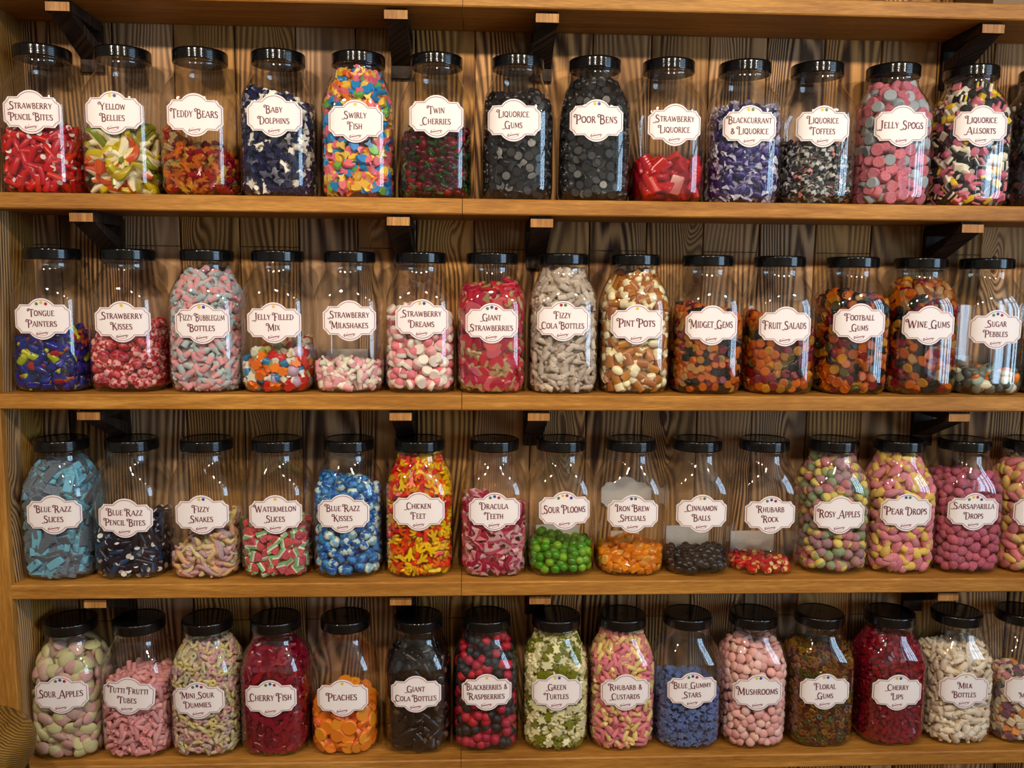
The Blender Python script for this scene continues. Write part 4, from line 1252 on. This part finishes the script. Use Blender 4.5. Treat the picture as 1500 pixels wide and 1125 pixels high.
# ------------------------------------------------------------------ the jars, row by row: x, label shift, label height, label roll, words, dots, sweets, fill height, slope, mound, look
JARS = [
 [(-.818, .006, .139, 0, 'Strawberry/Pencil Bites', '', 'pencil_red', .118, 0, .005, 'red pencil sweets with white ends'),
  (-.675, .004, .140, 0, 'Yellow/Bellies', 'ob', 'belly', .108, 0, .006, 'thick cream-bellied gummy snakes'),
  (-.537, .007, .139, 0, 'Teddy Bears', '', 'bear', .098, -.022, .010, 'orange and red gummy bears'),
  (-.396, .005, .140, 0, 'Baby/Dolphins', '', 'dolphin', .190, -.012, .008, 'navy and white dolphin gummies'),
  (-.250, .002, .133, 0, 'Swirly/Fish', 'o', 'swirl', .236, 0, .002, 'blue, pink and yellow swirly fish'),
  (-.107, .003, .144, 0, 'Twin/Cherries', '', 'cherry', .122, -.004, .006, 'dark red twin cherries with leaves'),
  (.044, -.010, .140, 0, 'Liquorice/Gums', '', 'liqgum', .196, 0, .008, 'black liquorice gums'),
  (.188, -.004, .142, 0, 'Poor Bens', 'yb', 'pellet', .226, 0, .004, 'black ridged liquorice pellets'),
  (.327, -.000, .137, 0, 'Strawberry/Liquorice', '', 'roll', .080, 0, .010, 'a few red ribbed liquorice rolls'),
  (.472, -.007, .137, 0, 'Blackcurrant/& Liquorice', 'yg', 'wrap_purple', .178, 0, .008, 'purple wrapped sweets'),
  (.611, -.010, .139, 0, 'Liquorice/Toffees', 'og', 'wrap_toffee', .108, -.014, .006, 'black and white wrapped toffees'),
  (.757, -.009, .142, 0, 'Jelly Spogs', '', 'spog', .226, 0, .004, 'pink and pale blue beaded buttons'),
  (.910, -.012, .145, 0, 'Liquorice/Allsorts', '', 'allsort', .226, 0, .004, 'yellow, pink and black layered cubes'),
  (1.059, -.015, .147, 0, '', '', 'dark_mix', .228, 0, .004, 'small dark and white liquorice pieces')],
 [(-.818, .006, .134, 0, 'Tongue/Painters', 'gyr', 'painter', .108, .014, .006, 'blue, yellow and red brush gummies'),
  (-.681, .010, .130, 0, 'Strawberry/Kisses', 'y', 'kiss_red', .118, .012, .006, 'red and pink swirl kisses'),
  (-.536, .007, .128, 0, 'Fizzy Bubblegum/Bottles', 'yb', 'bottle_pink', .224, 0, .004, 'pink and pale blue fizzy bottles'),
  (-.405, .005, .130, 0, 'Jelly filled/Mix', 'o', 'mix', .082, .012, .009, 'mixed stars, flowers and hearts'),
  (-.271, .008, .135, 0, 'Strawberry/Milkshakes', '', 'shake', .055, 0, .004, 'pink and white milkshake bottles'),
  (-.137, .006, .138, 0, 'Strawberry/Dreams', 'yb', 'dream', .152, -.010, .006, 'pink and white foam domes'),
  (-.002, -.001, .132, 0, 'Giant/Strawberries', 'gbr', 'giant', .205, .004, .006, 'flat red strawberries with beige tops'),
  (.135, -.006, .137, 0, 'Fizzy/Cola Bottles', 'rg', 'cola', .236, 0, .002, 'beige sugared cola bottles'),
  (.272, -.005, .132, 0, 'Pint Pots', 'y', 'pint', .230, 0, .004, 'brown and cream pint pots'),
  (.414, -.006, .131, 0, 'Midget Gems', '', 'midget', .160, -.014, .006, 'small amber and black fruit gems'),
  (.555, -.007, .130, 0, 'Fruit Salads', '', 'salad', .142, -.016, .005, 'round amber fruit gums, two thirds full'),
  (.699, -.009, .137, 0, 'Football/Gums', '', 'football', .192, -.006, .006, 'amber and red fruit discs, nearly full'),
  (.835, -.011, .134, 0, 'Wine Gums', '', 'wine', .214, 0, .006, 'oval and oblong wine gums up to the neck'),
  (.967, -.012, .127, 0, 'Sugar/Pebbles', 'gbr', 'pebble', .046, 0, .004, 'a shallow layer of grey and orange pebbles'),
  (1.108, -.015, .132, 0, '', '', 'olive', .125, 0, .006, 'small dark green gummies')],
 [(-.8205, .010, .129, 0, 'Blue Razz/Slices', '', 'slice_blue', .216, 0, .006, 'blue and grey sugared slices'),
  (-.6885, .007, .122, -.03, 'Blue Razz/Pencil Bites', '', 'pencil_navy', .098, .018, .006, 'navy pencil bites with white cores'),
  (-.548, .007, .128, 0, 'Fizzy/Snakes', 'yb', 'fizzy_snake', .082, .036, .008, 'pastel sugared snakes heaped up'),
  (-.414, .009, .128, 0, 'Watermelon/Slices', 'y', 'melon', .104, -.006, .006, 'red, white and green watermelon slices'),
  (-.277, -.003, .129, 0, 'Blue Razz/Kisses', '', 'kiss_blue', .182, 0, .009, 'blue marbled kisses'),
  (-.140, .002, .133, 0, 'Chicken/Feet', '', 'foot', .234, 0, .003, 'yellow and red chicken feet'),
  (.0045, .000, .132, 0, 'Dracula/Teeth', 'gbr', 'teeth', .136, 0, .010, 'crimson and pink vampire teeth'),
  (.1362, .002, .134, .015, 'Sour Plooms', 'gyrb', 'ploom', .060, 0, .005, 'a shallow heap of green sour balls'),
  (.274, -.005, .127, 0, 'Iron Brew/Specials', 'bg', 'brew', .050, .010, .007, 'a shallow heap of orange chunks'),
  (.406, -.004, .127, 0, 'Cinnamon/Balls', 'yg', 'cinn', .036, .008, .005, 'a shallow heap of black balls'),
  (.540, -.004, .124, 0, 'Rhubarb/Rock', 'gbr', 'rock', .013, -.004, .002, 'a thin layer of red rock pieces'),
  (.680, -.008, .123, 0, 'Rosy Apples', '', 'rosy', .232, 0, .003, 'pink, green and yellow sugared balls'),
  (.814, -.010, .128, 0, 'Pear Drops', 'bg', 'peard', .234, 0, .003, 'pink and yellow pear drops'),
  (.948, -.010, .129, 0, 'Sarsaparilla/Drops', 'gyrb', 'sars', .194, 0, .006, 'mauve pink oval drops'),
  (1.083, -.012, .126, 0, '', '', 'almond', .226, 0, .004, 'pink and yellow oval drops')],
 [(-.8212, .006, .136, 0, 'Sour Apples', 'gbr', 'sapple', .212, 0, .007, 'pale green and pink apple slices'),
  (-.6896, -.001, .132, -.09, 'Tutti Frutti/Tubes', '', 'tube', .150, .006, .006, 'thin pink chewy tubes'),
  (-.5580, -.002, .121, .02, 'Mini Sour/Dummies', 'gbr', 'dummy', .226, 0, .004, 'tiny pastel dummies'),
  (-.424, .001, .123, 0, 'Cherry Fish', 'gbr', 'cfish', .208, 0, .008, 'crimson cherry fish'),
  (-.288, .002, .122, 0, 'Peaches', 'y', 'peach', .100, .006, .008, 'orange peach discs'),
  (-.144, -.001, .128, 0, 'Giant/Cola Bottles', '', 'gcola', .190, 0, .008, 'dark brown giant cola bottles'),
  (-.009, .001, .130, 0, 'Blackberries &/Raspberries', 'o', 'berry', .232, 0, .003, 'red and black beaded berries'),
  (.131, -.002, .128, 0, 'Green/Turtles', 'ob', 'turtle', .232, 0, .003, 'cream and olive turtles'),
  (.265, -.001, .126, .01, 'Rhubarb &/Custards', '', 'custard', .234, 0, .003, 'pink and yellow chalky rods'),
  (.398, -.002, .128, .02, 'Blue Gummy/Stars', 'gbr', 'star', .122, 0, .006, 'blue sugared stars'),
  (.533, -.006, .122, 0, 'Mushrooms', 'ob', 'mush', .204, 0, .008, 'pink mushrooms'),
  (.670, -.008, .122, .01, 'Floral/Gums', 'yb', 'floral', .196, 0, .007, 'tiny amber and green rings'),
  (.817, -.008, .118, 0, 'Cherry/Lips', 'yb', 'lips', .220, 0, .005, 'dark red cherry lips'),
  (.957, -.011, .120, 0, 'Milk/Bottles', 'o', 'milk', .192, 0, .008, 'cream milk bottle gummies'),
  (1.094, -.012, .118, 0, '//M         ', '', 'squares', .130, -.010, .006, 'small mixed coloured square sweets')],
]
BACK = {(1, 4): [(-.055, .073, .025, .028)], (1, 13): [(-.024, .067, .017, .034)], (2, 7): [(-.043, .069, .047, .025)], (2, 8): [(-.025, .055, .034, .017)],
        (2, 9): [(-.042, .066, .047, .016)], (2, 10): [(-.041, .054, .05, .012)]}
YC = -.0705
for row in range(4):
    for idx, (X, dx, zl, rl, words, dots, key, fill, sx, mound, look) in enumerate(JARS[row]):
        Z0 = SHELF_TOP[row]
        root = empty('sweet_jar', (X, YC, Z0 + .0006))
        tag(root, '%s jar of the %s row: %s' % (ORD[idx], ROWN[row], look), 'jar', 'sweet jars on the %s row' % ROWN[row])
        link('jar_body', JAR_BODY, root)
        lo = link('lid', JAR_LID, root)
        lo['label'] = 'black screw lid'
        lo.rotation_euler = (0, 0, rng.uniform(0, 6))
        build_label(root, words.split('/'), dots, dx, zl, rl)
        for (xa, za, xb, zb) in BACK.get((row, idx), []):
            n = 12
            xs = np.linspace(xa, xb, n)
            yb = np.array([JA * max(0.0, 1 - (abs(x) / JA) ** 3.6) ** (1 / 3.6) + .0006 for x in xs])
            V = np.concatenate([np.stack([xs, yb + d, np.full(n, z)], 1) for d in (0, .0003) for z in (zb, za)])
            F = []
            for i in range(n - 1):
                F += [(i, i + 1, n + i + 1, n + i), (2 * n + i, 3 * n + i, 3 * n + i + 1, 2 * n + i + 1), (n + i, n + i + 1, 3 * n + i + 1, 3 * n + i), (i, 2 * n + i, 2 * n + i + 1, i + 1)]
            link('back_label', gmesh('back_label', Geo(V, F), M_BACKP, 0), root)['label'] = 'plain white sticker on the back'
        if (row, idx) == (2, 8):
            u = label_upper(1.04, 1.0)
            xs = np.array([-p[0] for p in reversed(u)] + [p[0] for p in u[1:]]) * 1.0 + .004
            ys = np.array([p[1] for p in reversed(u)] + [p[1] for p in u[1:]])
            n = len(xs)
            yb = JA * np.maximum(0.0, 1 - (np.abs(xs) / JA) ** 3.6) ** (1 / 3.6) + .0006
            V = np.concatenate([np.stack([xs, yb + d, .132 + sg * ys], 1) for d in (0, .0003) for sg in (-1, 1)])
            F = []
            for i in range(n - 1):
                F += [(i, i + 1, n + i + 1, n + i), (2 * n + i, 3 * n + i, 3 * n + i + 1, 2 * n + i + 1), (n + i, n + i + 1, 3 * n + i + 1, 3 * n + i), (i, 2 * n + i, 2 * n + i + 1, i + 1)]
            link('back_label', gmesh('back_label', Geo(V, F), M_BACKP, 0), root)['label'] = 'spare plaque-shaped sticker on the back'
        fill_jar(key, fill, sx, row, idx, X, YC, Z0, dx, zl, mound)
print('individual sweets', N_IND[0], 'objects', len(bpy.data.objects))
